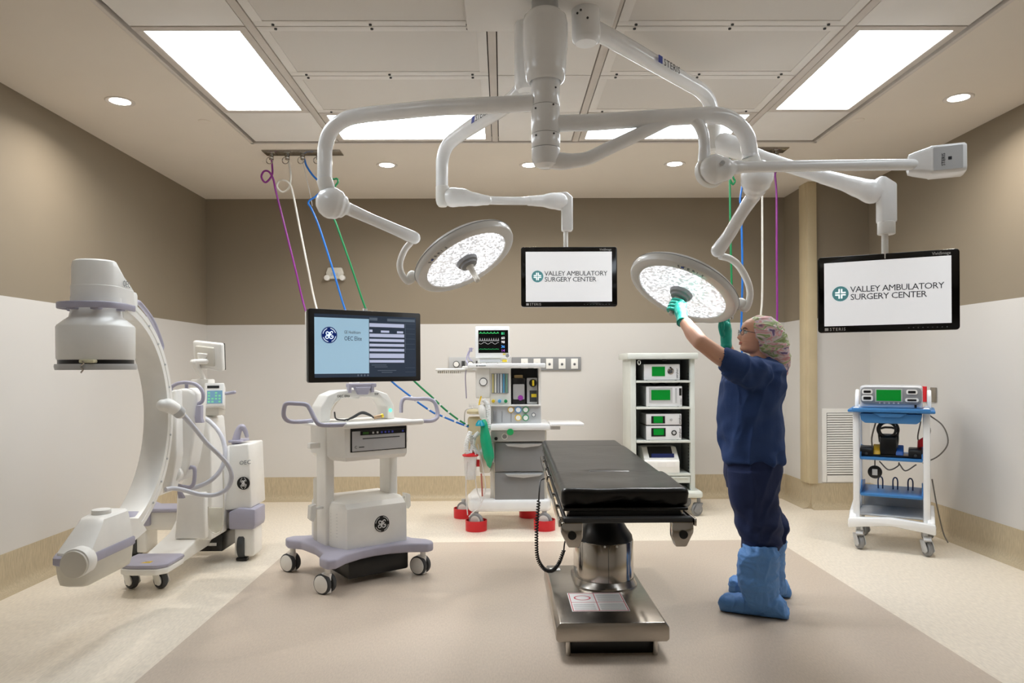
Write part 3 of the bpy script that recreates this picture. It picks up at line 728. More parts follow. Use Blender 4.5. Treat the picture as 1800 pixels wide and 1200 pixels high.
# ------------------------------------------------------------------ casters
def caster(par, x, y, z, r, rz=0.0, w=0.03, m_t=M_mgrey, m_h=M_offw, m_f=M_offw, lab=None, twin=False):
    """caster whose stem stands at x, y with its top at z; wheel rolls along rz"""
    d = V((math.cos(rz), math.sin(rz), 0)); s = V((-d.y, d.x, 0)); c = V((x, y, 0)) - d * r * 0.35 + V((0, 0, r))
    st = G().cyl((x, y, r * 1.9), (x, y, z), r * 0.3, seg=16)
    ww = w * 0.75
    for q in (-1, 1):
        R = Matrix((d, s, V((0, 0, 1)))).transposed()
        st.prism([(-r * .9, -r * .1), (-r * .55, -r * .45), (r * .2, -r * .45), (r * .8, r * .95), (-r * .35, r * 1.0)], c + s * (q * (ww + 0.004) - 0.003) + d * 0.0, d, V((0, 0, 1)), s * 0.006, 0.001) if not twin else None
    if not twin: st.box(c + d * r * 0.25 + V((0, 0, r * 0.98)), (r * 1.1, ww * 2 + 0.014, r * 0.22), 0.003, R)
    else: st.lathe([(0, 0), (r * .5, 0), (r * .5, r * .7), (0, r * .8)], c + V((0, 0, r * .3)) + d * r * .2, (0, 0, 1), 16)
    o = st.build('caster', m_f, par)
    if twin:
        for q in (-1, 1):
            t0 = c + s * q * 0.008; t1 = c + s * q * (w * 0.5 + 0.014)
            wl = G().cyl(t0, t1, r, seg=32, bev=0.006).build('wheel', m_t, o)
            G().cyl(t1 - s * q * 0.004, t1 + s * q * 0.003, r * 0.86, seg=32, bev=0.002).build('hub_cap', m_h, o)
    else:
        G().lathe([(0, -w / 2), (r * .6, -w / 2), (r * .92, -w / 2), (r, -w * .3), (r, w * .3), (r * .92, w / 2), (0, w / 2)], c, s, 32).build('wheel', m_t, o)
        G().lathe([(0, -w / 2 - 0.002), (r * .6, -w / 2 - 0.002), (r * .62, w / 2 + 0.002), (0, w / 2 + 0.002)], c, s, 24).build('hub_cap', m_h, o)
    return o
# ------------------------------------------------------------------ anaesthesia machine
AY = 5.85
c = U(895, 900, AY)
am = thing('anaesthesia_machine', 'white anaesthesia machine with grey drawers, breathing hoses and red wheel guards', 'anaesthesia machine', (c.x, AY + 0.3, 0))
B = lambda n, m, x0, y0, x1, y1, dy, dep, bev=0.004, par=None: pbox(n, m, par or am, x0, y0, x1, y1, AY + dy, dep, bev)
g = G()
a, b = U(822, 885, AY), U(970, 885, AY)
zb0, zb1 = U(890, 900, AY).z, U(890, 878, AY).z
pl_ = [(a.x + .02, AY + .0), (b.x - .02, AY), (b.x, AY + .06), (b.x, AY + .55), (a.x + .02, AY + .6), (a.x - .02, AY + .3), (a.x, AY + .06)]
g.prism(pl_, (0, 0, zb0), (1, 0, 0), (0, 1, 0), (0, 0, zb1 - zb0), 0.03, seg=3).build('base', M_white, am, True)
for i, (px, py, yy) in enumerate(((837, 0, AY + .04), (957, 0, AY + .04), (815, 0, AY + .55), (930, 0, AY + .55))):
    x = U(px, 900, yy).x
    gd = G().lathe([(0.088, 0.0), (0.09, 0.085), (0.084, 0.085), (0.082, 0.01), (0.0, 0.01), (0, 0.0)], (x, yy, 0.001), (0, 0, 1), 36).build('wheel_guard', M_red, am, True)
    wg = G()
    wg.lathe([(0, -0.016), (0.062, -0.016), (0.066, -0.01), (0.066, 0.01), (0.062, 0.016), (0, 0.016)], (x, yy - 0.02, 0.078), (0.5, 0.86, 0), 28)
    wl = wg.build('wheel', M_mgrey, am, True)
    G().cyl(V((x, yy - .02, 0.078)) - V((0.5, .86, 0)) * .02, V((x, yy - .02, 0.078)) + V((0.5, .86, 0)) * .02, 0.046, seg=24).build('hub_cap', M_offw, wl, True)
    G().cyl((x, yy, 0.13), (x, yy, zb0 + 0.01), 0.02, seg=14).build('stem', M_lgrey, am, True)
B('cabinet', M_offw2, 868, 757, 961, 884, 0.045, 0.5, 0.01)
for y0, y1 in ((777, 829), (830, 880)):
    dr = B('drawer', M_mgrey, 870, y0, 957, y1, 0.02, 0.2, 0.008)
    a, b = U(888, y0 + 3, AY), U(953, y0 + 3, AY)
    G().prism([(0, 0), (b.x - a.x, 0.0), (b.x - a.x - 0.02, -0.016), ((b.x - a.x) / 2, -0.032), (0.02, -0.018)], (a.x, AY - 0.005, a.z), (1, 0, 0), (0, 0, 1), (0, 0.045, 0), 0.003).build('pull', M_lgrey, dr, True)
B('side_column', M_offw, 862, 757, 873, 884, 0.08, 0.45, 0.01)
B('worktop', M_white, 862, 745, 967, 757, -0.06, 0.55, 0.015)
B('side_shelf', M_white, 968, 744, 1027, 749, 0.0, 0.35, 0.006)
B('shelf_bracket', M_lgrey, 968, 749, 985, 755, 0.06, 0.05, 0.004)
cs = B('control_strip', M_lgrey, 863, 757, 958, 776, 0.0, 0.1, 0.006)
c = U(887, 767, AY - 0.01); G().cyl(c, c + V((0, .03, 0)), 0.026, seg=24, bev=0.003).build('gauge', M_offw, cs, True); G().cyl(c - V((0, .002, 0)), c + V((0, .02, 0)), 0.019, seg=20).build('gauge_dial', M_mgrey, cs, True)
c = U(872, 771, AY - 0.02); G().cyl(c, c + V((0, .03, 0)), 0.014, seg=16, bev=0.003).build('knob', M_black, cs, True)
c = U(897, 759, AY - 0.075); G().lathe([(0, 0), (0.028, 0), (0.026, 0.005), (0, 0.005)], c, (0, -1, 0.3), 24, sx=1.0).build('green_badge', mat('green badge', (20, 150, 80), .4), am, True)
mp_ = B('gauge_board', M_lgrey, 863, 712, 951, 745, 0.05, 0.3, 0.005)
for x, y, cl in ((898, 720, (216, 176, 60)), (911, 720, (90, 160, 220)), (924, 720, (30, 150, 90)), (911, 734, (230, 190, 50)), (924, 734, (30, 150, 90)), (938, 729, (120, 122, 126))):
    c = U(x, y, AY + 0.04)
    mm = mat('gauge ring %d %d %d' % cl, cl, .4)
    ro = G().cyl(c, c + V((0, .02, 0)), 0.027 if x < 930 else 0.018, seg=28, bev=0.003).build('gauge_ring', mm, mp_, True)
    G().cyl(c - V((0, .002, 0)), c + V((0, .015, 0)), 0.020 if x < 930 else 0.012, seg=24).build('gauge_dial', M_offw, mp_, True)
g = G()
for x in (882, 898): PB(g, x, 722, x + 0.7, 742, AY + 0.046, .005)
g.build('panel_lines', M_mgrey, mp_, True)
B('hanging_valve', M_mgrey, 867, 722, 871, 741, 0.03, 0.03, 0.003)
B('upper_body', M_offw, 861, 647, 951, 713, 0.32, 0.2, 0.004)
fl = B('flow_meter_body', M_offw, 861, 647, 898, 713, 0.05, 0.3, 0.006)
B('left_body', M_offw, 836, 647, 861, 700, 0.03, 0.4, 0.014)
c = U(849.5, 671, AY + 0.018); G().cyl(c, c + V((0, .02, 0)), 0.034, seg=32, bev=0.003).build('pressure_gauge', M_dgrey, am, True); G().cyl(c - V((0, .003, 0)), c + V((0, .01, 0)), 0.028, seg=28).build('gauge_dial', M_offw, am, True)
w_ = B('flow_window', mat('flow meter window', (150, 156, 164), .15), 864, 656, 894, 691, 0.045, 0.02, 0.002)
for x, cl in ((866.5, (200, 190, 130)), (871, (230, 230, 225)), (876, (170, 175, 180)), (881, (215, 225, 232)), (885.5, (90, 160, 200)), (890.5, (120, 165, 140))):
    a, b = U(x, 690, AY + 0.042), U(x, 657, AY + 0.042)
    G().cyl(a, b, 0.007, seg=12).build('flow_tube', mat('flow tube %d %d %d' % cl, cl, .2), w_, True)
for x, cl in ((867, (220, 190, 40)), (878, (90, 170, 220)), (889, (30, 150, 90))):
    c = U(x, 705, AY + 0.02); G().cyl(c, c + V((0, .04, 0)), 0.014, seg=20, bev=0.003).build('flow_knob', mat('knob %d %d %d' % cl, cl, .4), fl, True)
B('vaporizer_bay', M_dgrey, 898, 647, 950, 712, 0.25, 0.1, 0.0)
B('bay_side', M_offw, 947, 647, 951, 712, 0.05, 0.25, 0.002); B('bay_floor', M_offw, 861, 711, 951, 714, 0.03, 0.25, 0.002)
v1 = B('vaporizer', M_black, 900, 664, 924, 712, 0.1, 0.14, 0.012)
B('front_cover', M_lgrey, 902, 675, 922, 702, 0.085, 0.03, 0.006, v1); B('cap', mat('tan cap', (196, 170, 120), .5), 904, 659, 919, 664.5, 0.13, 0.08, 0.004, v1)
c = U(915, 699, AY + 0.075); G().cyl(c, c + V((0, .03, 0)), 0.022, seg=22, bev=0.004).build('purple_filler', mat('purple filler', (160, 60, 170), .4), v1, True)
v2 = B('vaporizer', M_lgrey, 926, 664, 945, 710, 0.1, 0.14, 0.01)
c = U(937, 673, AY + 0.06); G().cyl(c, c + V((0, .05, 0)), 0.033, seg=28, bev=0.005).build('dial', M_black, v2, True)
B('yellow_mark', mat('yellow plastic', (232, 206, 50), .4), 935.5, 668, 939, 678, 0.056, 0.01, 0.001, v2); B('yellow_label', mat('yellow plastic', (232, 206, 50), .4), 934, 692, 943, 698, 0.095, 0.01, 0.001, v2); B('fill_window', M_dgrey, 931, 686, 944, 706, 0.097, 0.01, 0.001, v2)
g = PB(G(), 822, 638, 959, 647, AY - 0.02, 0.5, 0.01)
ts = g.build('top_shelf', M_white, am, True)
g = PB(G(), 837, 641.5, 839.5, 644, AY - .0212, .002); PB(g, 841, 642, 854, 643.4, AY - .0212, .002); g.build('maker_mark', M_greytext, ts, True)
# arm to the left with ribbed underside
g = PB(G(), 765, 647, 818, 652, AY + 0.03, 0.12, 0.01); PB(g, 812, 643, 830, 650, AY + 0.04, 0.1, 0.01)
arm_ = g.build('side_arm', M_offw, am, True)
g = G()
for k in range(12): PB(g, 768 + k * 3.5, 651, 770 + k * 3.5, 656, AY + 0.035, 0.1, 0.002)
g.build('clip_row', M_offw2, arm_, True)
# breathing system on the left
x1 = U(828, 700, AY).x
tan_ = mat('cream absorber plastic', (222, 208, 170), .4)
G().cyl((x1 + .03, AY + .1, U(0, 730, AY).z - .02), (x1 + .03, AY + .1, U(0, 716, AY).z), 0.055, seg=28).build('bellows_dome', M_clear, am, True)
G().lathe([(0, 0), (0.075, 0), (0.078, .02), (0.06, .04), (0, .04)], (x1 + .035, AY + .1, U(0, 733, AY).z), (0, 0, 1), 28).build('bellows_base', tan_, am, True)
PB(G(), 822, 733, 846, 800, AY + 0.09, 0.14, 0.02).build('absorber', tan_, am, True)
PB(G(), 843, 795, 862, 832, AY + 0.02, 0.1, 0.02).build('absorbent_canister', mat('frosted canister', (228, 222, 208), .35), am, True)
tp = lambda *p: [U(q[0], q[1], AY + (q[2] if len(q) > 2 else -0.02)) for q in p]
def corrugated(name, pts, r, m, amp=0.0022):
    P = smooth_path(pts, 14); return G().tube(P, [r + (amp if i % 2 else -amp) for i in range(len(P))], 12, 1).build(name, m, am, True)
M_tubew = mat('white corrugated hose', (236, 238, 238), .35)
corrugated('breathing_hose', tp((850, 702), (857, 712), (859, 735), (857, 760), (851, 785), (843, 797), (836, 792), (830, 778), (827, 765)), 0.018, M_tubew)
corrugated('breathing_hose', tp((827, 758, -.06), (821, 775, -.06), (820, 792, -.05), (826, 797, -.04), (831, 782, -.03), (834, 768, -.02), (842, 760, -.02)), 0.018, M_tubew)
G().tube(tp((846, 712, -.0), (848, 722, -.01), (850, 735, -.01)), [0.03, 0.034, 0.028], 16, 4).build('elbow_connector', M_offw, am, True)
G().tube(tp((850, 737, -.04), (851, 748, -.045), (854, 775, -.05), (859, 800, -.05), (860, 815, -.04), (861, 822, -.04)), [0.016, 0.03, 0.045, 0.045, 0.022, 0.006], 16, 5).build('breathing_bag', mat('green breathing bag', (20, 168, 122), .35), am, True)
G().lathe([(0.04, 0), (0.034, 0.02), (0.016, 0.045), (0, 0.045)], U(844, 748, AY - 0.07), (0, 0, 1), 24).build('face_mask', mat('teal mask', (0, 140, 160), .25), am, True)
cn = U(827, 812, AY - 0.02)
G().lathe([(0, -0.0), (0.045, 0.0), (0.057, 0.19), (0.054, 0.19), (0.043, 0.004), (0, .004)], cn - V((0, 0, .14)), (0, 0, 1), 28).build('suction_canister', M_clear, am, True)
G().lathe([(0, 0), (0.064, 0), (0.068, .012), (0.05, .02), (0.02, .035), (0, .035)], cn + V((0, 0, .05)), (0, 0, 1), 28).build('canister_lid', M_red, am, True)
PB(G(), 836, 808, 843, 820, AY - 0.02, .03, .003).build('canister_clip', M_red, am, True)
M_tubec = mat('clear tubing', (225, 222, 222), .2)
for pts in (((826, 800), (832, 790, -.05), (836, 800, -.06), (835, 830, -.04), (838, 860, .0), (846, 885, -.02), (832, 900, -.03), (824, 908, -.02)), ((840, 780, -.05), (850, 830, -.03), (853, 862, -.02), (843, 890, -.03), (828, 903, -.02)), ((822, 812), (819, 850, .02), (820, 880, .0), (822, 905, .0)), ((831, 716, -.0), (818, 722, .05), (816, 745, .1))):
    G().tube(tp(*pts), 0.0045, 8, 6).build('tubing', M_tubec, am, True)
G().tube(tp((846, 832, .0), (847, 850, -.0), (848, 872, .0)), 0.007, 8, 3).build('red_tube', mat('pink tube', (196, 120, 110), .4), am, True)
G().tube(tp((846, 696, .0), (843, 706, .0), (842, 716, .0)), 0.006, 8, 3).build('yellow_tube', mat('yellow tube', (232, 196, 40), .4), am, True)
B('hook', M_lgrey, 865, 778, 869, 813, 0.02, 0.02, 0.003)
# patient monitor on top
c = U(866, 636, AY + 0.05)
pm = thing('patient_monitor', 'white patient monitor with a black trace screen on top of the anaesthesia machine', 'monitor', (c.x, AY + 0.1, c.z))
P_ = lambda n, m, x0, y0, x1, y1, dy, dep, bev=0.003, par=None: pbox(n, m, par or pm, x0, y0, x1, y1, AY + dy, dep, bev)
hs = P_('housing', M_white, 835, 573, 896, 629, 0.05, 0.14, 0.014)
P_('foot', M_offw, 840, 628, 892, 637.5, 0.07, 0.2, 0.006); P_('module', M_lgrey, 843, 631, 880, 636, 0.06, 0.05, 0.002); P_('yellow_socket', mat('yellow plastic', (232, 206, 50), .4), 883, 632, 891, 636, 0.06, 0.05, 0.002)
sc = P_('screen', mat('dark trace screen', (10, 12, 14), .15), 841, 580, 893, 620, 0.047, 0.01, 0.0)
def trace(name, col, pts, th=0.0016):
    Q = [U(p[0], p[1], AY + 0.0455) for p in pts]
    return G().tube(Q, th, 6, 1).build(name, mat('screen ' + name, col, .3, emit=0.9), sc, True)
trace('green_trace', (60, 200, 110), [(842 + k, 585.5 - (2.5 if k % 6 == 3 else 0)) for k in range(0, 36)])
trace('white_trace', (190, 190, 190), [(842 + k, 599 - (5 if k % 4 == 2 else 0)) for k in range(0, 36)], 0.0012)
trace('grey_trace', (150, 150, 150), [(842 + k, 603 + 1.5 * math.sin(k * .5)) for k in range(0, 36)], 0.0012)
trace('lower_trace', (40, 160, 90), [(842 + k, 613.5 - (1 if k % 7 == 3 else 0)) for k in range(0, 36)], 0.0012)
for y, cl, s in ((588, (60, 190, 130), '81'), (596, (210, 210, 210), '60'), (603, (210, 210, 210), '98'), (611, (70, 150, 230), '36'), (618, (150, 80, 180), '14')):
    text(sc, s, U(881, y, AY + 0.0455), (1, 0, 0), (0, 0, 1), 0.03, mat('screen digits %d' % y, cl, .3, emit=0.9), 'readout', world=True)
c = U(892, 625, AY + 0.04); G().cyl(c, c + V((0, .02, 0)), 0.015, seg=20, bev=.003).build('trim_knob', M_mgrey, hs, True)
c = U(886.5, 622.5, AY + .045); P_('yellow_key', mat('yellow plastic', (232, 206, 50), .4), 884, 621.5, 889, 623.5, 0.046, 0.01, 0.001, hs)
cable = G().tube(tp((826, 614, .1), (822, 622, .1), (820, 633, .1), (822, 640, .05), (818, 660, .2), (820, 700, .2)), 0.005, 8, 6); cable.tube(tp((832, 612, .1), (826, 616, .1), (824, 628, .1), (830, 634, .1)), 0.005, 8, 6)
cable.tube(tp((827, 611, .1), (828, 618, .1)), 0.012, 10, 1)
tag(cable.build('sensor_cable', mat('lilac cable', (180, 176, 205), .4)), 'looped lilac sensor cables beside the white patient monitor', 'cable')
# ------------------------------------------------------------------ equipment rack
RY = 6.4
ra, rb = U(1109, 800, RY), U(1222, 800, RY)
rk = thing('equipment_rack', 'tall pale grey wheeled rack of shelves against the back wall', 'equipment rack', ((ra.x + rb.x) / 2, RY + 0.22, 0))
M_rack = mat('pale grey green rack enamel', (214, 218, 212), 0.4)
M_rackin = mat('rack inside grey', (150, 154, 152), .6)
g = G(); DEP = 0.42
zt, zb = U(1165, 631, RY).z, U(1165, 862, RY).z
g.span((ra.x, RY, zb), (ra.x + 0.05, RY + 0.05, zt), 0.006); g.span((ra.x, RY + .05, zb), (ra.x + 0.02, RY + DEP, zt), 0.004)
g.span((rb.x - 0.042, RY, zb), (rb.x, RY + 0.05, zt), 0.006); g.span((rb.x - 0.02, RY + .05, zb), (rb.x, RY + DEP, zt), 0.004)
g.build('side_frame', M_rack, rk, True)
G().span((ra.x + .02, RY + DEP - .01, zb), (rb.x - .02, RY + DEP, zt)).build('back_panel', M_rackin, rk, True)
g = G()
for k in range(34): g.span((rb.x - 0.03, RY + 0.06, zb + .06 + k * 0.03), (rb.x - 0.02, RY + 0.14, zb + .068 + k * 0.03))
g.build('rack_slots', M_black, rk, True)
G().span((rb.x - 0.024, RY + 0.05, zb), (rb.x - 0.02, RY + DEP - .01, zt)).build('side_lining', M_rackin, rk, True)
G().span((ra.x - 0.035, RY - 0.05, zt), (rb.x + 0.02, RY + DEP + .02, zt + 0.055), 0.008).build('top', M_rack, rk, True)
shz = []
for y in (668.5, 715, 774, 832):
    z = U(1165, y, RY).z; shz.append(z)
    G().span((ra.x + .05, RY - 0.01, z - 0.02), (rb.x - .045, RY + DEP - .02, z), 0.003).build('shelf', M_rack, rk, True)
dw = G().span((ra.x + .052, RY, U(0, 857, RY).z), (rb.x - .046, RY + .38, shz[3] - 0.024), 0.004).build('drawer', M_rack, rk, True)
G().span((ra.x + .09, RY - .012, shz[3] - 0.045), (rb.x - .07, RY + .0, shz[3] - 0.03), 0.004).build('pull', M_rack, dw, True)
G().span((ra.x - .03, RY - .06, zb - 0.06), (rb.x + .055, RY + DEP + .03, zb), 0.02, seg=3).build('base', M_rack, rk, True)
for x in (ra.x + .03, rb.x + .03):
    for y in (RY, RY + DEP - .03):
        m = Matrix.Translation((x, y, 0)); o = caster(rk, 0, 0, zb - 0.05, 0.056, 0.4, 0.028, M_mgrey, M_lgrey, M_mgrey)
        o.location = (x - rk.location.x, y - rk.location.y, 0)
lk = G().tube([U(1123, 633, RY - .01), U(1121, 636, RY - .02), U(1123, 641, RY - .02), U(1126, 637, RY - .02), U(1124, 633, RY - .01)], 0.004, 8, 4).build('hook', M_rack, rk, True)
PB(G(), 1164, 631, 1172, 634, RY - 0.02, 0.03, .002).build('latch', M_black, rk, True)
M_dev = mat('device front white', (232, 232, 234), .35); M_devs = mat('device casing grey', (150, 152, 154), .4)
def device(name, label, cat, x0, x1, y0, z, zt_px, cols, extra, grp=None):
    a, b = U(x0, y0, RY + .02), U(x1, y0, RY + .02)
    zt2 = U(x0, zt_px, RY + .02).z
    t = thing(name, label, cat, ((a.x + b.x) / 2, RY + 0.2, z), 0, grp)
    G().span((a.x, RY + .035, z + 0.006), (b.x, RY + .34, zt2), 0.004).build('casing', M_devs, t, True)
    fr = G().span((a.x, RY + .02, z + 0.004), (b.x, RY + .036, zt2), 0.004).build('front_panel', M_dev, t, True)
    g = G()
    for x in (a.x + .03, b.x - .03): g.cyl((x, RY + .05, z), (x, RY + .05, z + .008), .01, seg=12)
    g.build('feet', M_black, t, True)
    def F(n, m, px0, py0, px1, py1, d=0.0, dep=0.004, par=fr): return PB(G(), px0, py0, px1, py1, RY + .02 - .003 - d, dep + d, 0.0).build(n, m, par, True)
    def K(n, m, px, py, r, d=0.006):
        c = U(px, py, RY + .02 - d); return G().cyl(c, c + V((0, d + .002, 0)), r, seg=24, bev=.001).build(n, m, fr, True)
    extra(F, K, fr)
    return t
def e1(F, K, f):
    F('screen', M_green_scr, 1146, 644, 1169, 661); K('socket', M_chrome, 1179, 652, 0.03); K('socket_core', M_dgrey, 1179, 653, 0.016, .009); K('button', M_black, 1179, 646, 0.008, .01)
    text(f, 'stryker', U(1192, 664, RY + .016), (0, 0, 1), (-1, 0, 0), 0.03, M_greytext, world=True)
device('camera_console', 'white console with green screen and round metal socket, on the top rack shelf', 'medical console', 1132, 1195, 650, shz[0], 640, None, e1)
def e2(F, K, f):
    F('screen_frame', M_lgrey, 1141, 681, 1182, 708); F('screen', M_green_scr, 1145, 685, 1178, 703, .003); F('slot', M_lgrey, 1187, 682, 1190, 708); F('dark_buttons', M_black, 1194, 682, 1198, 695)
    text(f, 'stryker', U(1198, 711, RY + .016), (0, 0, 1), (-1, 0, 0), 0.02, M_greytext, world=True)
device('recorder_console', 'white console with the large green screen, on the second rack shelf', 'medical console', 1136, 1199, 690, shz[1], 679, None, e2)
def e3(F, K, f):
    F('screen_frame', M_black, 1145, 731, 1169, 744); F('screen', M_green_scr, 1149, 731.5, 1165, 743, .003); K('button', M_lgrey, 1180, 737.5, 0.012)
    text(f, 'stryker', U(1197, 745, RY + .016), (0, 0, 1), (-1, 0, 0), 0.03, M_navytext, world=True)
z4 = U(1165, 748, RY).z
device('light_console', 'slim white console with small green screen, upper of the stacked pair on the rack', 'medical console', 1136, 1198, 735, z4 + .002, 727.5, None, e3)
def e4(F, K, f):
    F('screen_frame', M_black, 1145, 752, 1170, 767); F('screen', M_green_scr, 1149, 753.5, 1167, 764.5, .003); K('socket', M_black, 1185, 760.5, 0.024); K('socket_ring', M_lgrey, 1185, 760.5, 0.014, .009)
    text(f, 'stryker', U(1197, 769, RY + .016), (0, 0, 1), (-1, 0, 0), 0.03, M_navytext, world=True)
device('light_console', 'white console with black round socket, lower of the stacked pair on the rack', 'medical console', 1136, 1198, 755, shz[2], 748.7, None, e4)
a, b = U(1133, 810, RY + .0), U(1195, 810, RY)
pt = thing('printer', 'cream photo printer with dark tray on the lowest rack shelf', 'printer', ((a.x + b.x) / 2, RY + .2, shz[3]))
zt3 = U(1165, 788, RY).z
G().prism([(0, 0), (0.33, 0), (0.33, zt3 - shz[3]), (0.14, zt3 - shz[3]), (0.02, 0.13), (0, 0.11)], (a.x, RY, shz[3]), (0, 1, 0), (0, 0, 1), (b.x - a.x, 0, 0), 0.01).build('body', M_offw, pt, True)
q = G(); q.prism([(0.03, 0.142), (0.135, zt3 - shz[3] + .004), (0.14, zt3 - shz[3] - .02), (0.04, 0.12)], (a.x + .05, RY, shz[3]), (0, 1, 0), (0, 0, 1), (b.x - a.x - .1, 0, 0)); q.build('tray', M_black, pt, True)
PB(G(), 1145, 797, 1185, 804, RY + .03, .02).build('blue_panel', mat('dark blue panel', (26, 40, 96), .2), pt, True)
for x0, x1 in ((1156, 1171), (1172, 1187)):
    PB(G(), x0, 812, x1, 820.5, RY - .003, .004).build('label', mat('paper label', (236, 234, 232), .6), pt, True)
cab = G().tube([U(1124, 786, RY + .3), U(1126, 800, RY + .3), U(1130, 812, RY + .33), U(1124, 822, RY + .3)], .005, 8, 4); cab.tube([U(1140, 671, RY + .36), U(1150, 677, RY + .37), U(1165, 673, RY + .36), U(1180, 680, RY + .37), U(1195, 673, RY + .36)], .006, 8, 4)
tag(cab.build('power_cable', M_black), 'black cables hanging at the back of the equipment rack', 'cable')
# ------------------------------------------------------------------ electrosurgery trolley at the right
tx, ty, tz = 2.93, 5.325, math.radians(-30.6)
tr_ = thing('equipment_trolley', 'white trolley with blue shelves by the right wall', 'trolley', (tx, ty, 0), tz)
M_tb = mat('blue trolley plastic', (64, 128, 190), .4)
W2, FY, BY = 0.215, -0.255, 0.255
for s in (-1, 1):
    g = G().box((s * 0.225, FY + 0.035, 0.63), (0.045, 0.05, 0.82), 0.012); g.box((s * 0.225, BY - 0.1, 0.63), (0.03, 0.05, 0.82), 0.008)
    g.build('post', M_white, tr_)
    G().prism([(FY - .02, 0.17), (BY, 0.17), (BY, 0.22), (0.1, 0.3), (FY + .05, 0.27), (FY - .02, 0.235)], (s * 0.25 - 0.025, 0, 0), (0, 1, 0), (0, 0, 1), (0.05, 0, 0), 0.012).build('base_side', M_white, tr_)
G().prism([(-0.28, 0.15), (-0.2, 0.165), (0, 0.19), (0.2, 0.165), (0.28, 0.15), (0.28, 0.225), (0.0, 0.25), (-0.28, 0.225)], (0, FY - 0.05, 0), (1, 0, 0), (0, 0, 1), (0, 0.07, 0), 0.014).build('front_bumper', M_white, tr_)
g = G().box((0, 0.0, 0.245), (0.44, 0.44, 0.012), 0.004)
g.prism([(-0.21, 0.24), (0.21, 0.24), (0.21, 0.39), (0.14, 0.39), (0.09, 0.345), (-0.09, 0.345), (-0.14, 0.39), (-0.21, 0.39)], (0, 0.2, 0), (1, 0, 0), (0, 0, 1), (0, 0.012, 0), 0.003)
g.build('bottom_tray', M_lgrey, tr_)
for z, nm in ((0.672, 'shelf'), (0.405, 'shelf')):
    g = G().box((0, -0.0, z - 0.01), (0.40, 0.47, 0.02), 0.006)
    for s in (-1, 1): g.prism([(-0.23, 0), (0.22, 0), (0.22, 0.05), (-0.1, 0.09), (-0.23, 0.02)], (s * 0.198 - .004, 0, z - .01), (0, 1, 0), (0, 0, 1), (0.008, 0, 0), 0.002)
    sh = g.build(nm, M_tb, tr_)
    if z < 0.5:
        for k in range(3):
            x = -0.08 + k * 0.1
            G().tube([(x - .015, 0.05, z), (x - .015, 0.05, z + .07), (x, 0.05, z + .09), (x + .015, 0.05, z + .07), (x + .015, 0.05, z)], 0.005, 8, 4).build('cable_hook', mat('dark blue wire', (36, 56, 96), .4), sh)
G().box((0, -0.02, 1.012), (0.56, 0.5, 0.022), 0.008).build('top_shelf', M_tb, tr_)
G().box((0, -0.285, 1.02), (0.5, 0.02, 0.03), 0.006).build('shelf_lip', M_tb, tr_)
g = G(); 
dp = [(-0.2, 0.0), (0.2, 0.0), (0.19, -0.05), (0.165, -0.07), (-0.165, -0.07), (-0.19, -0.05)]
g.prism(dp, (0, -0.27, 0.995), (1, 0, 0), (0, 0, 1), (0, 0.4, 0), 0.008); g.prism([(-0.11, 0.01), (0.11, 0.01), (0.06, -0.018), (-0.06, -0.018)], (0, -0.285, 0.99), (1, 0, 0), (0, 0, 1), (0, 0.02, 0), 0.004)
g.build('drawer', M_tb, tr_)
for s in (-1, 1): G().prism([(0.12, 1.0), (0.24, 1.0), (0.24, 1.14), (0.2, 1.16), (0.15, 1.12)], (s * 0.245 - .015, 0, 0), (0, 1, 0), (0, 0, 1), (0.03, 0, 0), 0.01).build('side_handle', M_white, tr_)
for x, y in ((-W2, FY), (W2, FY), (-W2, BY - .02), (W2, BY - .02)):
    o = caster(tr_, 0, 0, 0.16, 0.053, math.radians(120), 0.03, M_mgrey, M_lgrey, M_lgrey); o.location = (x, y, 0)
    G().box((0.012, -.035, 0.125), (0.05, .06, .012), .004, Matrix.Rotation(.3, 3, 'X')).build('brake_pedal', M_lgrey, o)
# generator on top
def loc2(o, x, y, z): return Matrix.Translation((tx, ty, 0)) @ Matrix.Rotation(tz, 4, 'Z') @ V((x, y, z))
q = loc2(0, 0, -0.05, 1.024)
gn = thing('generator_console', 'silver and grey electrosurgery generator with wide green screen on the blue trolley', 'medical console', q, tz)
G().box((0, 0.03, 0.09), (0.405, 0.36, 0.165), 0.02, seg=3).build('casing', mat('silver casing', (206, 208, 212), .3), gn)
fp = G().prism(rrect(0.395, 0.125, 0.035), (0, -0.158, 0.1), (1, 0, 0), (0, 0, 1), (0, 0.02, 0), 0.003).build('front_panel', M_mgrey, gn)
G().span((-0.1, -0.1615, 0.055), (0.075, -0.157, 0.15)).build('screen_bezel', M_lgrey, fp); G().span((-0.092, -0.1635, 0.062), (0.067, -0.158, 0.143)).build('screen', M_green_scr, fp)
for x, z, w_, h_ in ((-0.152, 0.128, 0.07, 0.035), (-0.152, 0.08, 0.075, 0.042), (0.135, 0.128, 0.07, 0.035), (0.135, 0.07, 0.085, 0.028)):
    s1 = G().prism(rrect(w_, h_, 0.012), (x, -0.162, z), (1, 0, 0), (0, 0, 1), (0, 0.006, 0)).build('socket', M_offw, fp)
    G().prism(rrect(w_ * .68, h_ * .5, 0.004), (x, -0.1635, z), (1, 0, 0), (0, 0, 1), (0, 0.004, 0)).build('socket_slot', M_black, s1)
for k in range(5): G().cyl((-0.07 + k * .03, -0.162, 0.046), (-0.07 + k * .03, -0.157, 0.046), .006, seg=12).build('button', M_lgrey, fp)
G().span((0.15, -0.158, 0.014), (0.165, -0.15, 0.036)).build('power_switch', M_black, gn)
G().box((0, 0.0, 0.003), (0.3, 0.25, 0.006)).build('foot_mat', M_black, gn)
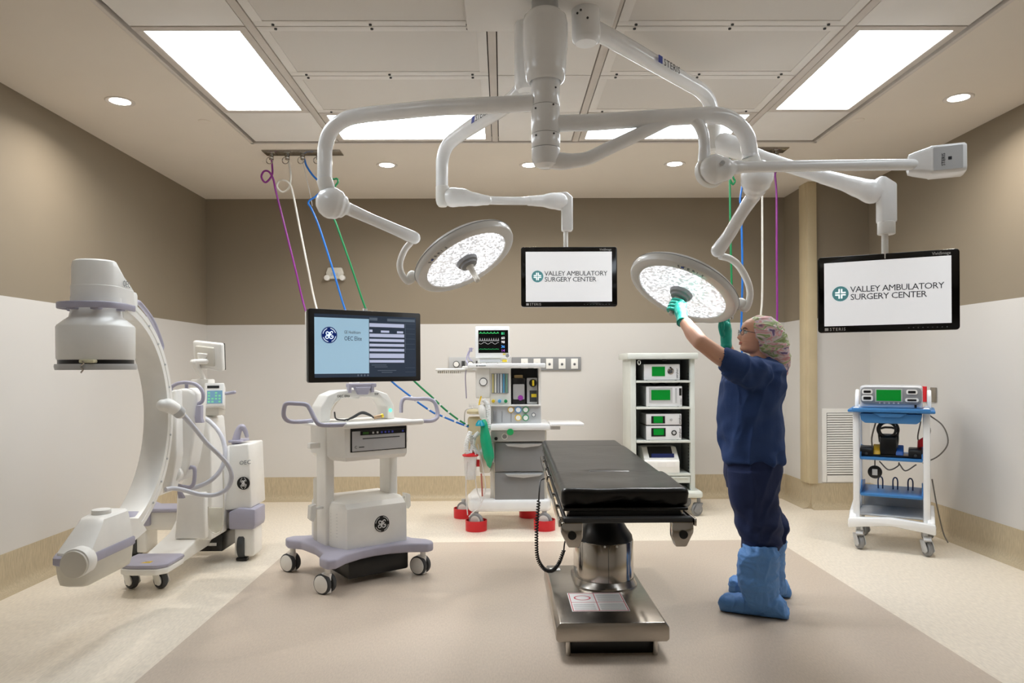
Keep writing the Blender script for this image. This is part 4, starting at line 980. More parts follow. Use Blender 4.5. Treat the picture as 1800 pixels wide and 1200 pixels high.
# foot pedals and cables on the middle shelf
q = loc2(0, -0.02, -0.1, 0.673)
fp_ = thing('foot_pedal', 'black foot pedal unit with one yellow and one blue pedal on the middle trolley shelf', 'foot pedal', q, tz)
G().box((0, 0.0, 0.008), (0.28, 0.18, 0.014), 0.004).build('base_plate', M_black, fp_)
G().prism([(-.07, 0), (.07, 0), (.07, .1), (.04, .15), (-.05, .13)], (-.055, 0, .015), (0, 1, 0), (0, 0, 1), (.11, 0, 0), .01).build('body', M_black, fp_)
G().tube([(-.055, .0, .1), (-.055, .0, .2), (.055, .0, .2), (.055, .0, .1)], .008, 8, 3).build('handle', M_black, fp_)
G().prism([(-.08, 0), (.02, 0), (.02, .07), (-.06, .03)], (-.1, 0, .015), (0, 1, 0), (0, 0, 1), (.05, 0, 0), .006).build('yellow_pedal', mat('yellow pedal', (222, 176, 30), .4), fp_)
G().prism([(-.08, 0), (.02, 0), (.02, .07), (-.06, .03)], (.05, 0, .015), (0, 1, 0), (0, 0, 1), (.05, 0, 0), .006).build('blue_pedal', mat('blue pedal', (40, 96, 180), .4), fp_)
for x, lb in ((-0.16, 'small black foot switch at the left end of the middle trolley shelf'), (0.155, 'small black foot switch at the right end of the middle trolley shelf')):
    q = loc2(0, x, -0.15, 0.674)
    fs = thing('foot_switch', lb, 'foot pedal', q, tz, 'small foot switches on the trolley')
    G().prism([(-.045, 0), (.045, 0), (.045, .075), (-.03, .06)], (-.045, 0, 0), (0, 1, 0), (0, 0, 1), (.09, 0, 0), .008).build('housing', M_black, fs)
    G().cyl((0, -.05, .02), (0, -.035, .02), .01, seg=14).build('knob', M_dgrey, fs)
M_cb = mat('black cable', (24, 24, 26), .5); M_cg = mat('grey cable', (120, 116, 110), .5)
def L2(*pts): return [loc2(0, *p) for p in pts]
g = G()
for k, (r, y) in enumerate(((.06, -.12), (.052, -.13), (.066, -.11))):
    g.tube(L2(*[(-.03 + k * .006 + r * math.cos(a), y, .87 + r * math.sin(a)) for a in [j * PI / 8 for j in range(17)]]), .008, 8, 2)
tag(g.build('cable_coil', M_cb), 'coil of black cable hung under the blue trolley drawer', 'cable')
g = G()
g.tube(L2((-.1, -.1, .93), (-.13, -.1, .8), (-.12, -.12, .7)), .006, 8, 5); g.tube(L2((.03, -.1, .9), (.045, -.1, .8), (.03, -.12, .72)), .006, 8, 5)
g.tube(L2((.24, .0, .98), (.33, .0, .9), (.36, .0, .78), (.3, -.0, .68), (.2, .0, .62)), .005, 8, 6)
g.tube(L2((.19, -.0, .93), (.17, -.0, .8), (.21, -.0, .74), (.12, -.05, .68)), .005, 8, 6); g.tube(L2((.21, .02, .95), (.25, .02, .86), (.2, .02, .76), (.14, .0, .7)), .005, 8, 6)
g.tube(L2((-.08, -.1, .63), (-.02, -.1, .57), (.04, -.1, .6), (.05, -.1, .63)), .005, 8, 6); g.tube(L2((.05, -.1, .62), (.09, -.1, .57), (.16, -.1, .62)), .005, 8, 6)
g.tube(L2((.26, .05, .5), (.29, .1, .3), (.33, .12, .1), (.36, .1, .03)), .005, 8, 6)
tag(g.build('trolley_cable', M_cg), 'grey power and pedal cables looping around the blue-shelved trolley', 'cable')
q = loc2(0, -.105, -.2, .56)
hp = thing('hanging_sensor', 'round black disc with a grey centre hanging under the middle trolley shelf', 'foot pedal', q, tz)
G().cyl((0, .0, 0), (0, .02, 0), .048, seg=30, bev=.005).build('disc', M_black, hp); G().box((0, -.003, 0), (.035, .006, .045), .002).build('centre_plate', M_lgrey, hp); G().tube([(0, .01, .04), (0, .01, .105)], .004, 8, 1).build('stem', M_black, hp)
q = loc2(0, .2, -.1, .675)
tag(G().prism([(-.025, 0), (.025, 0), (.04, .1), (.02, .15), (-.02, .12)], q, (math.cos(tz), math.sin(tz), 0), (0, 0, 1), (0, .03, 0), .008).build('red_holder', M_red), 'small red holder standing at the right end of the middle trolley shelf', 'holder')
# ------------------------------------------------------------------ operating table
ot = thing('operating_table', 'operating table with black pads on a stainless steel column and base', 'operating table', (0.5, 3.8, 0))
M_pad = mat('black vinyl pad', (9, 9, 10), 0.3, bump=0.12, bscale=14, spec=.4)
bx0, bx1, by0, by1 = 0.24, 0.765, 3.27, 4.23
poly = [(bx0 + .012, 0.075), (bx1 - .012, 0.075), (bx1, 0.085), (bx1, 0.14), (bx1 - .018, 0.166), (bx0 + .018, 0.166), (bx0, 0.14), (bx0, 0.085)]
bs = G().prism(poly, (0, by0, 0), (1, 0, 0), (0, 0, 1), (0, by1 - by0, 0), 0.006).build('base', M_steel, ot, True)
G().span((bx0 + .06, by0 + 0.06, 0.0), (bx1 - .05, by1 - .06, 0.078), 0.006).build('floor_foot', M_black, ot, True)
for x in (bx0 + .06, bx1 - .06): G().cyl((x, by0 + .04, 0.0), (x, by0 + .04, 0.075), .012, seg=12).build('levelling_foot', M_chrome, ot, True)
ccx, ccy = 0.555, 3.97
def oblong(cx, cy, w, d, r, z): return [V((cx + p[0], cy + p[1], z)) for p in rrect(w, d, r, 8)]
G().rings([oblong(ccx, ccy, .34, .5, .15, .165), oblong(ccx, ccy, .34, .5, .15, .172), oblong(ccx, ccy, .325, .48, .15, .185), oblong(ccx, ccy, .318, .46, .15, .2)]).build('column_skirt', M_steel, ot, True)
G().rings([oblong(ccx, ccy, .312, .45, .15, .195), oblong(ccx, ccy, .312, .45, .15, .40), oblong(ccx, ccy, .306, .444, .147, .404)]).build('column_cover', mat('polished column steel', (188, 182, 174), 0.16, 1.0), ot, True)
G().span((ccx - .002, ccy - .2265, .2), (ccx, ccy - .22, .4)).build('cover_seam', M_dgrey, ot, True)
for x in (-.02, .045): G().cyl((ccx + x, ccy - .228, .395), (ccx + x, ccy - .22, .395), .006, seg=10).build('bolt', M_offw, ot, True)
G().rings([oblong(ccx, ccy, .306, .44, .147, .40), oblong(ccx, ccy, .30, .43, .145, .425), oblong(ccx, ccy, .25, .36, .12, .46), oblong(ccx, ccy, .2, .3, .098, .505), oblong(ccx, ccy, .19, .28, .09, .68)]).build('bellows', M_black, ot, True)
G().span((ccx - .157, ccy - .12, .365), (ccx - .155, ccy - .06, .395)).build('blue_badge', M_blue, ot, True)
g = G(); g.span((ccx - .1, ccy - .25, .61), (ccx + .1, ccy + .3, .70), 0.01); g.cyl((ccx - .02, ccy - .3, .64), (ccx - .02, ccy - .1, .64), .03, seg=16)
g.build('tilt_block', M_black, ot, True)
for x in (ccx - .02, ccx + .03): G().cyl((x, ccy - .33, .61), (x, ccy - .33, .70), .012, seg=14).build('piston', M_chrome, ot, True)
def TT(x, y, z):  # table top frame: along y, slightly rising to the head end
    return V((0.518 + x + (y - 3.0) * 0.0135, y, z + (y - 3.0) * 0.006))
def slab(x0, x1, y0, y1, z0, z1, bev, name, m, seg=3, par=None):
    t = bmesh.new(); bmesh.ops.create_cube(t, size=1)
    bmesh.ops.scale(t, vec=(x1 - x0, y1 - y0, z1 - z0), verts=t.verts); bmesh.ops.translate(t, vec=((x0 + x1) / 2, (y0 + y1) / 2, (z0 + z1) / 2), verts=t.verts)
    bmesh.ops.bevel(t, geom=t.edges[:], offset=bev, segments=seg, profile=.5, affect='EDGES')
    for v in t.verts: v.co = TT(*v.co)
    return G().add(t).build(name, m, par or ot, True)
slab(-.265, .265, 3.0, 3.5, .735, .748, .004, 'leg_section', M_bgloss); slab(-.265, .265, 3.52, 4.7, .735, .748, .004, 'torso_section', M_bgloss); slab(-.265, .265, 4.72, 5.07, .735, .748, .004, 'head_section', M_bgloss)
for x0, x1, y0, y1 in ((-.265, -.25, 2.98, 5.0), (.25, .265, 2.98, 5.0)): slab(x0, x1, y0, y1, .692, .712, .004, 'frame_bar', M_black)
slab(-.265, .275, 2.96, 3.0, .692, .714, .004, 'end_bar', M_dgrey); slab(-.24, .24, 3.02, 4.6, .70, .733, .006, 'under_tray', M_black)
for s in (-1, 1):
    rl = slab(s * .283 - .005, s * .283 + .005, 2.95, 3.9, .68, .71, .002, 'side_rail', M_chrome, 2)
    slab(s * .283 - .005, s * .283 + .005, 4.0, 4.9, .69, .72, .002, 'side_rail', M_chrome, 2)
    for y in (3.03, 3.3, 3.6, 4.1, 4.4, 4.75):
        a = TT(s * .25, y, .695 if y < 3.95 else .705); b = TT(s * .28, y, .695 if y < 3.95 else .705)
        G().cyl(a, b, .011, seg=12).build('rail_spacer', M_chrome, ot, True)
    for y in (3.03, 3.48): 
        a = TT(s * .24, y, .70); b = TT(s * .24, y, .74); G().cyl(a, b, .009, seg=10).build('standoff', M_chrome, ot, True)
    cl = G().prism([(-.045, .045), (.045, .045), (.045, .0), (.015, -.06), (-.03, -.06), (-.045, -.02)], TT(s * .232, 2.955, .652), V((s, 0, 0)), V((0, 0, 1)), (0, .05, 0), .006).build('clamp', M_chrome, ot, True)
    G().cyl(TT(s * .232, 2.945, .645), TT(s * .232, 2.96, .645), .018, seg=18).build('clamp_knob', M_black, cl, True)
# pads with soft edges
def pad(name, x0, x1, y0, y1, z0, z1, nx, ny, fn=None):
    t = bmesh.new(); nz = 4; ring = 0.022
    def P(u, v, w):
        x = x0 + (x1 - x0) * u; y = y0 + (y1 - y0) * v; z = z0 + (z1 - z0) * w
        return V((x, y, z))
    bmesh.ops.create_cube(t, size=1)
    bmesh.ops.scale(t, vec=(x1 - x0, y1 - y0, z1 - z0), verts=t.verts); bmesh.ops.translate(t, vec=((x0 + x1) / 2, (y0 + y1) / 2, (z0 + z1) / 2), verts=t.verts)
    bmesh.ops.bevel(t, geom=t.edges[:], offset=ring, segments=4, profile=.5, affect='EDGES')
    es = [e for e in t.edges if e.calc_length() > .1]
    bmesh.ops.subdivide_edges(t, edges=t.edges[:], cuts=0)
    for ax, lo, hi, n in ((0, x0, x1, nx), (1, y0, y1, ny)):
        for k in range(1, n):
            c = lo + (hi - lo) * k / n; no = (1, 0, 0) if ax == 0 else (0, 1, 0)
            bmesh.ops.bisect_plane(t, geom=t.verts[:] + t.edges[:] + t.faces[:], plane_co=(c, c, 0), plane_no=no, dist=1e-5)
    if fn:
        for v in t.verts: fn(v)
    for v in t.verts: v.co = TT(*v.co)
    return G().add(t).build(name, M_pad, ot, True, 60)
def wr(v):
    n = noise.noise(V((v.co.x * 14, v.co.y * 3, v.co.z * 20))); e_ = max(0, 1 - (v.co.y - 3.0) / .12)
    if v.co.z < .775:
        v.co.y += e_ * (.012 + .018 * noise.noise(V((v.co.x * 22, 1, v.co.z * 12)))); v.co.z += e_ * .02 * max(0, math.cos(v.co.x * 9)) 
    v.co.z += .004 * noise.noise(V((v.co.x * 6, v.co.y * 5, 0)))
pad('leg_pad', -.272, .272, 3.0, 3.5, .75, .828, 26, 16, wr)
def wr2(v):
    if abs(v.co.x) < .12 and v.co.y < 3.6: v.co.z -= .03 * (1 - (v.co.y - 3.5) / .1) * (1 - (v.co.x / .12) ** 2)
    v.co.z += .003 * noise.noise(V((v.co.x * 5, v.co.y * 4, 3)))
pad('torso_pad', -.268, .268, 3.515, 4.7, .75, .818, 14, 30, wr2)
pad('head_pad', -.266, .266, 4.712, 5.07, .75, .812, 10, 10)
slab(-.10, .10, 3.485, 3.53, .80, .829, .008, 'cutout_shade', M_black)  # black slab paints in the dark of the open perineal cutout
# warning label on the base
lb = G().span((0.33, 3.42, 0.1662), (0.61, 3.70, 0.1675)).build('warning_label', mat('label white', (228, 226, 224), .5), ot, True)
M_lr = mat('label red print', (190, 70, 80), .6); M_lgt = mat('label grey print', (150, 148, 146), .6)
g = G()
for a, b in (((.335, 3.425), (.605, 3.43)), ((.335, 3.69), (.605, 3.695)), ((.335, 3.425), (.339, 3.695)), ((.601, 3.425), (.605, 3.695)), ((.335, 3.55), (.605, 3.554)), ((.462, 3.43), (.466, 3.69))): g.span((*a, .1675), (*b, .1679))
g.lathe([(.03, 0), (.036, 0), (.036, .0005), (.03, .0005), (.03, 0)], (.40, 3.62, .1675), (0, 0, 1), 24, sx=1.2)
g.build('red_print', M_lr, lb, True)
g = G()
for k in range(5):
    g.span((.475, 3.57 + k * .022, .1675), (.595, 3.576 + k * .022, .1679))
for k in range(5):
    g.span((.345, 3.44 + k * .02, .1675), (.45, 3.445 + k * .02, .1679)); g.span((.475, 3.44 + k * .02, .1675), (.595, 3.445 + k * .02, .1679))
g.build('grey_print', M_lgt, lb, True)
G().span((.27, 4.12, .1662), (.33, 4.17, .1672)).build('small_label', mat('label white', (228, 226, 224), .5), ot, True)
# hand control with coiled cord hanging at the left
g = G()
pts = PX([(957, 841, 4.0), (950, 845, 3.95), (948, 862, 3.9), (947, 880, 3.9)], 3.9)
g.tube(pts, .004, 8, 5)
P2 = smooth_path(PX([(947, 880), (944, 915), (943, 950), (945, 980), (956, 999), (970, 1003), (982, 990), (991, 967)], 3.88), 60)
fr = frames(P2); hel = [p + (f[1] * math.cos(i * 0.75) + f[2] * math.sin(i * 0.75)) * .0075 for i, (p, f) in enumerate(zip(P2, fr))]
g.tube(hel, .0042, 6, 1)
g.tube(PX([(991, 967), (993, 952), (998, 943), (1003, 940, 3.9)], 3.88), .004, 8, 5)
tag(g.build('coiled_cord', M_cb), 'black coiled cord hanging in a loop from the left side of the operating table', 'cord')
# ------------------------------------------------------------------ workstation cart
CXW, CYW, CRZ = -0.961, 4.683, math.radians(36.3)
ca = thing('workstation_cart', 'white wheeled imaging workstation cart with lavender base and side handles', 'workstation cart', (CXW, CYW, 0), CRZ)
_ci = (Matrix.Translation((CXW, CYW, 0)) @ Matrix.Rotation(CRZ, 4, 'Z')).inverted()
def LY(px, py, ly):
    """point in cart coordinates where the pixel ray meets the plane y = ly"""
    o = _ci @ V((0, 0, CAM_H)); d = _ci.to_3x3() @ ray(px, py)
    return o + d * ((ly - o.y) / d.y)
outl = [(-.37, -.33), (-.36, -.37), (-.31, -.385), (-.22, -.32), (-.1, -.275), (0, -.262), (.1, -.275), (.22, -.32), (.31, -.385), (.36, -.37), (.375, -.33), (.37, -.27), (.31, -.18), (.29, 0), (.31, .18), (.37, .27), (.36, .34), (.30, .36), (.2, .31), (0, .27), (-.2, .31), (-.30, .36), (-.36, .34), (-.37, .27), (-.31, .18), (-.29, 0), (-.31, -.18), (-.37, -.27)]
G().prism(outl, (0, 0, .162), (1, 0, 0), (0, 1, 0), (0, 0, .06), .014, seg=3).build('base', M_lav, ca)
for x, y in ((-.3255, -.293), (.3255, -.293), (-.3255, .293), (.3255, .293)):
    o = caster(ca, 0, 0, .165, .061, math.radians(-66), .045, M_dgrey, M_offw, M_offw, twin=True); o.location = (x, y, 0)
    G().box((-.0, -.01, .02), (.03, .02, .03), .004).build('brake_tab', M_offw, o)
G().box((.04, -.03, .1), (.42, .42, .12), .015).build('battery_box', M_black, ca)
def octo(x0, x1, y0, y1, c, z): return [V(p) for p in ((x0 + c * .35, y0, z), (x1 - c * .35, y0, z), (x1, y0 + c, z), (x1, y1, z), (x0, y1, z), (x0, y0 + c, z))]
lb = G().rings([octo(-.215, .29, -.222, .24, .13, .222), octo(-.215, .29, -.222, .24, .13, .44), octo(-.212, .286, -.215, .24, .13, .468), octo(-.2, .275, -.18, .23, .1, .495), octo(-.17, .25, -.1, .2, .08, .505)]).build('lower_housing', M_offw, ca, sharp=30)
# vent lines on the chamfered side
g = G()
a = V((-.2165, -.07, 0)); b = V((-.175, -.205, 0)); d = (b - a).normalized(); n = V((d.y, -d.x, 0)); n = n if n.x < 0 else -n
for k in range(8): g.prism([(0.01, 0), (.075, 0), (.075, .002), (0.01, .002)], a + V((0, 0, .29 + k * .02)) + n * .0025, d, (0, 0, 1), n * .001)
g.build('vent_lines', M_lgrey, lb)
def monogram(par, c, ux, uy, r, ring, disc, mark, world=False):
    """round badge: ring, dark disc and a curled white monogram"""
    c, ux, uy = V(c), V(ux), V(uy); n = ux.cross(uy).normalized()
    o = G().cyl(c, c + n * r * .03, r, seg=40).build('badge', disc, par, world)
    P = lambda x, y: c + ux * x * r + uy * y * r + n * r * .05
    g = G()
    for k in range(4):
        a0 = k * 90 + 20
        g.tube([P(.86 * math.cos(math.radians(a0 + q)), .86 * math.sin(math.radians(a0 + q))) for q in range(0, 62, 10)], r * .04, 6, 1)
    def st(pts, w=.055): g.tube([P(*p) for p in pts], r * w, 6, 6)
    st([(-.12, .28), (-.26, .42), (-.42, .3), (-.38, .08), (-.2, .02), (-.02, .12), (0.0, .35), (-.06, .1), (-.1, -.25), (-.22, -.44), (-.42, -.42), (-.5, -.24), (-.38, -.1), (-.2, -.12), (.05, .0)], .06)
    st([(.46, .28), (.36, .46), (.18, .4), (.12, .2), (.24, .06), (.06, -.05), (.0, -.26), (.14, -.44), (.36, -.42), (.5, -.26), (.44, -.1), (.3, -.12), (.28, -.22)], .06)
    st([(.0, .02), (.2, .06), (.36, .14)], .05)
    g.build('monogram', mark, o, world)
    return o
monogram(lb, (.067, -.2225, .352), (1, 0, 0), (0, 0, 1), .052, M_white, M_black, M_whitetext)
for x0, x1, nm in ((-.235, -.175, 'column'), (.215, .275, 'column')):
    G().box(((x0 + x1) / 2, .03, .6), (x1 - x0, .16, .78), .014, seg=3).build(nm, M_offw, ca)
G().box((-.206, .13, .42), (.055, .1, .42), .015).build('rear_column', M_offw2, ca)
ub = G().rings([octo(-.2, .28, -.2, .2, .1, .765), octo(-.225, .295, -.222, .22, .13, .79), octo(-.228, .298, -.224, .22, .13, .985), octo(-.22, .29, -.21, .22, .13, .992)]).build('upper_housing', M_offw, ca, sharp=30)
G().span((-.145, -.2255, .822), (.245, -.2, .978)).build('bay', M_black, ub)
pt2 = thing('film_printer', 'silver grey film printer in the bay of the workstation cart', 'printer', ca.matrix_basis @ V((.05, -.19, .824)) if False else (Matrix.Translation((CXW, CYW, 0)) @ Matrix.Rotation(CRZ, 4, 'Z')) @ V((.05, -.05, .8265)), CRZ)
G().span((-.185, -.178, 0), (.185, .12, .125), .003).build('casing', mat('printer grey', (196, 198, 202), .35), pt2)
kp = G().span((-.13, -.181, .098), (.185, -.176, .124)).build('key_strip', M_black, pt2)
G().span((-.115, -.182, .104), (-.075, -.18, .118)).build('green_display', mat('green display', (60, 110, 40), .3), kp)
for k, x in enumerate((-.05, -.02, .01, .035, .06, .085, .16)):
    G().span((x, -.183, .105), (x + .012, -.181, .117)).build('key', M_whitetext if k < 2 else mat('blue keys', (80, 90, 210), .4), kp)
G().span((-.115, -.1795, .073), (.145, -.177, .079)).build('paper_slot', M_dgrey, pt2)
text(pt2, 'C', (-.17, -.1795, .018), (1, 0, 0), (0, 0, 1), .024, M_navytext); G().span((-.14, -.1795, .022), (-.105, -.178, .027)).build('small_print', M_navytext, pt2)
G().prism([(-.33, .26), (-.33, -.16), (-.2, -.262), (.3, -.262), (.34, -.2), (.34, .26)], (0, 0, .985), (1, 0, 0), (0, 1, 0), (0, 0, .016), .006).build('top_board', M_offw, ca)
G().tube([(-.2, -.268, .992), (.07, -.27, .992), (.335, -.262, .992)], .0185, 16, 1, rnd=True).build('front_bar', M_offw, ca)
arc = [(-.255, 0), (-.25, .1), (-.205, .172), (-.13, .2), (0, .204), (.13, .2), (.215, .172), (.262, .1), (.27, 0), (.215, 0), (.21, .09), (.17, .14), (.1, .155), (0, .157), (-.1, .153), (-.16, .12), (-.185, .08), (-.19, 0)]
ar = G().prism([(x, z) for x, z in arc], (0, -.02, 1.0), (1, 0, 0), (0, 0, 1), (0, .16, 0), .008).build('arch', M_offw, ca, sharp=45)
text(ar, 'OEC Elite', (-.145, -.0215, 1.158), (1, 0, 0), (0, 0, 1), .022, M_navytext); text(ar, 'ESP', (.12, -.0215, 1.166), (1, 0, 0), (0, 0, 1), .02, M_navytext)
G().cyl((.235, -.0215, 1.06), (.235, -.025, 1.06), .012, seg=20).build('power_light', mat('mint power light', (90, 230, 170), .3, emit=1.2), ar)
hl = [LY(608, 746, -.268), LY(585, 747, -.268), LY(563, 746, -.26), LY(554, 737, -.24), LY(545, 719, -.2), LY(538, 711, -.18), LY(520, 709, -.14), LY(505, 709, -.1), LY(500, 715, -.08), LY(499, 731, -.06), LY(508, 740, -.04), LY(528, 741, .0), LY(549, 739, .03)]
G().tube(hl, .0135, 14, 6).build('side_handle', M_lav, ca)
hr = [LY(728, 740, -.25), LY(745, 740, -.2), LY(760, 739, -.16), LY(769, 732, -.14), LY(768, 718, -.12), LY(763, 706, -.1), LY(752, 701, -.07), LY(730, 701, 0.0), LY(712, 700, .05), LY(706, 708, .06), LY(705, 725, .06)]
G().tube(hr, .0135, 14, 6).build('side_handle', M_lav, ca)
# brackets on the columns
for x, z, s in ((-.30, .86, -1), (.32, .86, 1)):
    G().box((x, -.02, z), (.07, .05, .035), .006).build('hook_bracket', M_offw, ca)
for x, s in ((-.27, -1), (.325, 1)):
    g = G().box((x, .0, .46), (.07, .03, .015), .004); g.prism([(-.015, .03), (.02, .02), (.025, -.06), (.005, -.08), (-.015, -.05)], (x + s * .035, -.03, .46), (s, 0, 0), (0, 0, 1), (0, .05, 0), .003)
    g.build('cable_hook', mat('translucent bracket', (236, 236, 232), .2, alpha=.7), ca)
# monitor bracket and monitor
g = G().box((.03, .1, 1.2), (.06, .06, .12), .01); g.build('monitor_post', M_offw, ca)
g = G().box((.03, -.01, 1.232), (.2, .05, .028), .008); g.prism([(-.055, 0), (.055, 0), (.035, -.05), (-.035, -.05)], (.03, -.045, 1.222), (1, 0, 0), (0, 0, 1), (0, .05, 0), .006)
for x in (-.06, .1): g.box((x, -.02, 1.215), (.018, .04, .06), .004)
g.build('monitor_bracket', M_lav, ca)
a, b = U(541, 606, 4.13), U(738, 611, 4.56)
mc = (a + b) / 2; mrz = math.atan2(b.y - a.y, b.x - a.x)
wm = thing('workstation_monitor', 'wide black monitor with blue software screen on the workstation cart', 'monitor', mc, mrz)
MW, MH = (b - a).length, .432
G().prism(rrect(MW, MH, .012), (0, -.01, 0), (1, 0, 0), (0, 0, 1), (0, .035, 0), .003).build('bezel', mat('matt black bezel', (22, 20, 20), .35), wm, sharp=50)
G().prism(rrect(MW - .01, MH - .01, .02), (0, .022, 0), (1, 0, 0), (0, 0, 1), (0, .04, 0), .006).build('rear_shell', M_offw, wm, sharp=50)
G().cyl((0, .02, MH / 2), (0, .02, MH / 2 + .016), .014, seg=16).build('sensor_knob', M_offw, wm)
f = -.0115; SW, SH = MW * .905, MH * .865
def SX(u): return (u - .5) * SW
def SZ(v): return (.5 - v) * SH
def srect(g, u0, v0, u1, v1, d=.0008): return g.span((SX(u0), f - d, SZ(v1)), (SX(u1), f, SZ(v0)))
navy = mat('screen navy', (58, 72, 92), .25, emit=.14, ecol=rgb(58, 72, 96)); pale = mat('screen pale blue', (160, 194, 216), .25, emit=.42, ecol=rgb(160, 196, 220)); lil = mat('screen lilac fields', (188, 196, 222), .25, emit=.42, ecol=rgb(184, 192, 220))
sline = mat('screen thin lines', (110, 126, 146), .25, emit=.15, ecol=rgb(110, 126, 146)); smark = mat('screen blue mark', (16, 50, 140), .25, emit=.1, ecol=rgb(10, 50, 150))
sc = srect(G(), 0, 0, 1, 1, .0004).build('screen', navy, wm)
srect(G(), .0, .055, .515, .94, .0012).build('start_panel', pale, sc)
g = G()
for v0, v1, u0, u1 in ((.12, .18, .52, .875), (.225, .265, .52, .55), (.235, .27, .635, .72), (.24, .275, .8, .865), (.29, .345, .52, .875), (.375, .42, .52, .875), (.455, .5, .52, .875), (.535, .58, .52, .875), (.615, .69, .52, .875), (.72, .765, .52, .875)): srect(g, u0, v0, u1, v1, .0012)
g.build('form_fields', lil, sc)
g = G()
for k in range(6): srect(g, .885, .11 + k * .085, .99, .113 + k * .085, .0012)
srect(g, .885, .85, .99, .853, .0012); srect(g, .885, .92, .99, .923, .0012); srect(g, .885, .11, .888, .6, .0012); srect(g, .52, .03, .6, .075, .001); srect(g, .70, .035, .99, .08, .0009)
for k in range(4): srect(g, .4 + k * .032, .955, .415 + k * .032, .985, .001)
g.build('menu_lines', sline, sc)
monogram(sc, (SX(.135), f - .0014, SZ(.33)), (1, 0, 0), (0, 0, 1), .046, M_white, smark, mat('screen white mark', (220, 236, 250), .3, emit=.6))
g = G(); g.lathe([(.047, 0), (.049, 0), (.049, .001), (.047, .001), (.047, 0)], (SX(.135), f - .0012, SZ(.33)), (0, -1, 0), 48); g.build('mark_ring', smark, sc)
text(sc, 'GE Healthcare', (SX(.275), f - .0014, SZ(.30)), (1, 0, 0), (0, 0, 1), .026, mat('screen grey text', (110, 124, 136), .3), width=.105)
text(sc, 'OEC Elite', (SX(.275), f - .0014, SZ(.41)), (1, 0, 0), (0, 0, 1), .036, mat('screen dark text', (20, 54, 110), .3), width=.112)
g = G()
for u0, v, u1 in ((.54, .8, .69), (.57, .83, .7), (.6, .89, .79), (.64, .92, .75)): srect(g, u0, v, u1, v + .01, .0012)
g.build('small_print', sline, sc)
# loose cable and probe on the board
q = lambda x, y, z: (Matrix.Translation((CXW, CYW, 0)) @ Matrix.Rotation(CRZ, 4, 'Z')) @ V((x, y, z))
g = G().tube([q(-.09, -.05, 1.01), q(-.06, -.07, 1.03), (q(0, -.08, 1.06)), q(.05, -.08, 1.045), q(.08, -.09, 1.02)], .006, 8, 6)
g.tube([q(-.1, -.03, 1.01), q(-.05, -.06, 1.025), q(.01, -.06, 1.05), q(.07, -.08, 1.03)], .005, 8, 6); g.tube([q(-.14, .03, 1.06), q(-.15, -.02, 1.02), q(-.1, -.05, 1.01)], .005, 8, 5)
pb = g.build('probe_cable', M_dgrey); tag(pb, 'dark probe cable with metal plug lying on the workstation cart top', 'cable')
G().tube([q(.08, -.09, 1.02), q(.1, -.095, 1.025), q(.125, -.1, 1.03)], .013, 12, 3).build('plug', mat('brass plug', (188, 160, 130), .35, .6), pb)
G().tube([q(.125, -.1, 1.03), q(.14, -.1, 1.034)], .0145, 12, 1).build('yellow_band', mat('yellow plastic', (232, 206, 50), .4), pb)
# ------------------------------------------------------------------ C-arm
CM = thing('c_arm', 'large white mobile C-arm X-ray machine with grey hoses, at the left wall', 'x-ray machine', (-2.14, 4.7, 0))
def cp(g, name, m, par=None, **k): return g.build(name, m, par or CM, True, **k)
AX, AYc, Z0, RO, RI = -2.016, 3.57, 1.08, .655, .578
def arcp(a, r, x): return V((x, AYc + r * math.cos(a), Z0 + r * math.sin(a)))
rings = []
for k in range(49):
    a = math.radians(-72 + k * (76 + 72) / 48)
    hw = .07
    prof = [(RI, -hw + .012), (RI + .004, -hw), (RO - .008, -hw), (RO, -hw + .01), (RO, -.028), (RO - .012, -.024), (RO - .012, .024), (RO, .028), (RO, hw - .01), (RO - .008, hw), (RO - .034, hw), (RO - .036, hw - .004), (RO - .042, hw - .004), (RO - .044, hw), (RI + .004, hw), (RI, hw - .012), (RI + .004, 0)]
    rings.append([arcp(a, r, AX + x) for r, x in prof])
cp(G().rings(rings), 'c_frame', M_offw, sharp=40)
rings = []
for k in range(7):
    for s in (1,): pass
g = G()
for k in range(9):
    a = math.radians(-50 + k * 13); p = arcp(a, (RO + RI) / 2 + .005, AX + .071); g.cyl(p - V((.002, 0, 0)), p + V((.003, 0, 0)), .006, seg=10)
cp(g, 'frame_screws', M_lgrey)
# grab handle on the arc
cp(G().tube([arcp(math.radians(66), RO + .0, AX + .03), arcp(math.radians(64), RO + .045, AX + .03), arcp(math.radians(60), RO + .06, AX + .03), arcp(math.radians(48), RO + .072, AX + .03), arcp(math.radians(36), RO + .066, AX + .03), arcp(math.radians(33), RO + .05, AX + .03), arcp(math.radians(33), RO, AX + .03)], .013, 12, 5), 'grab_handle', M_lav)
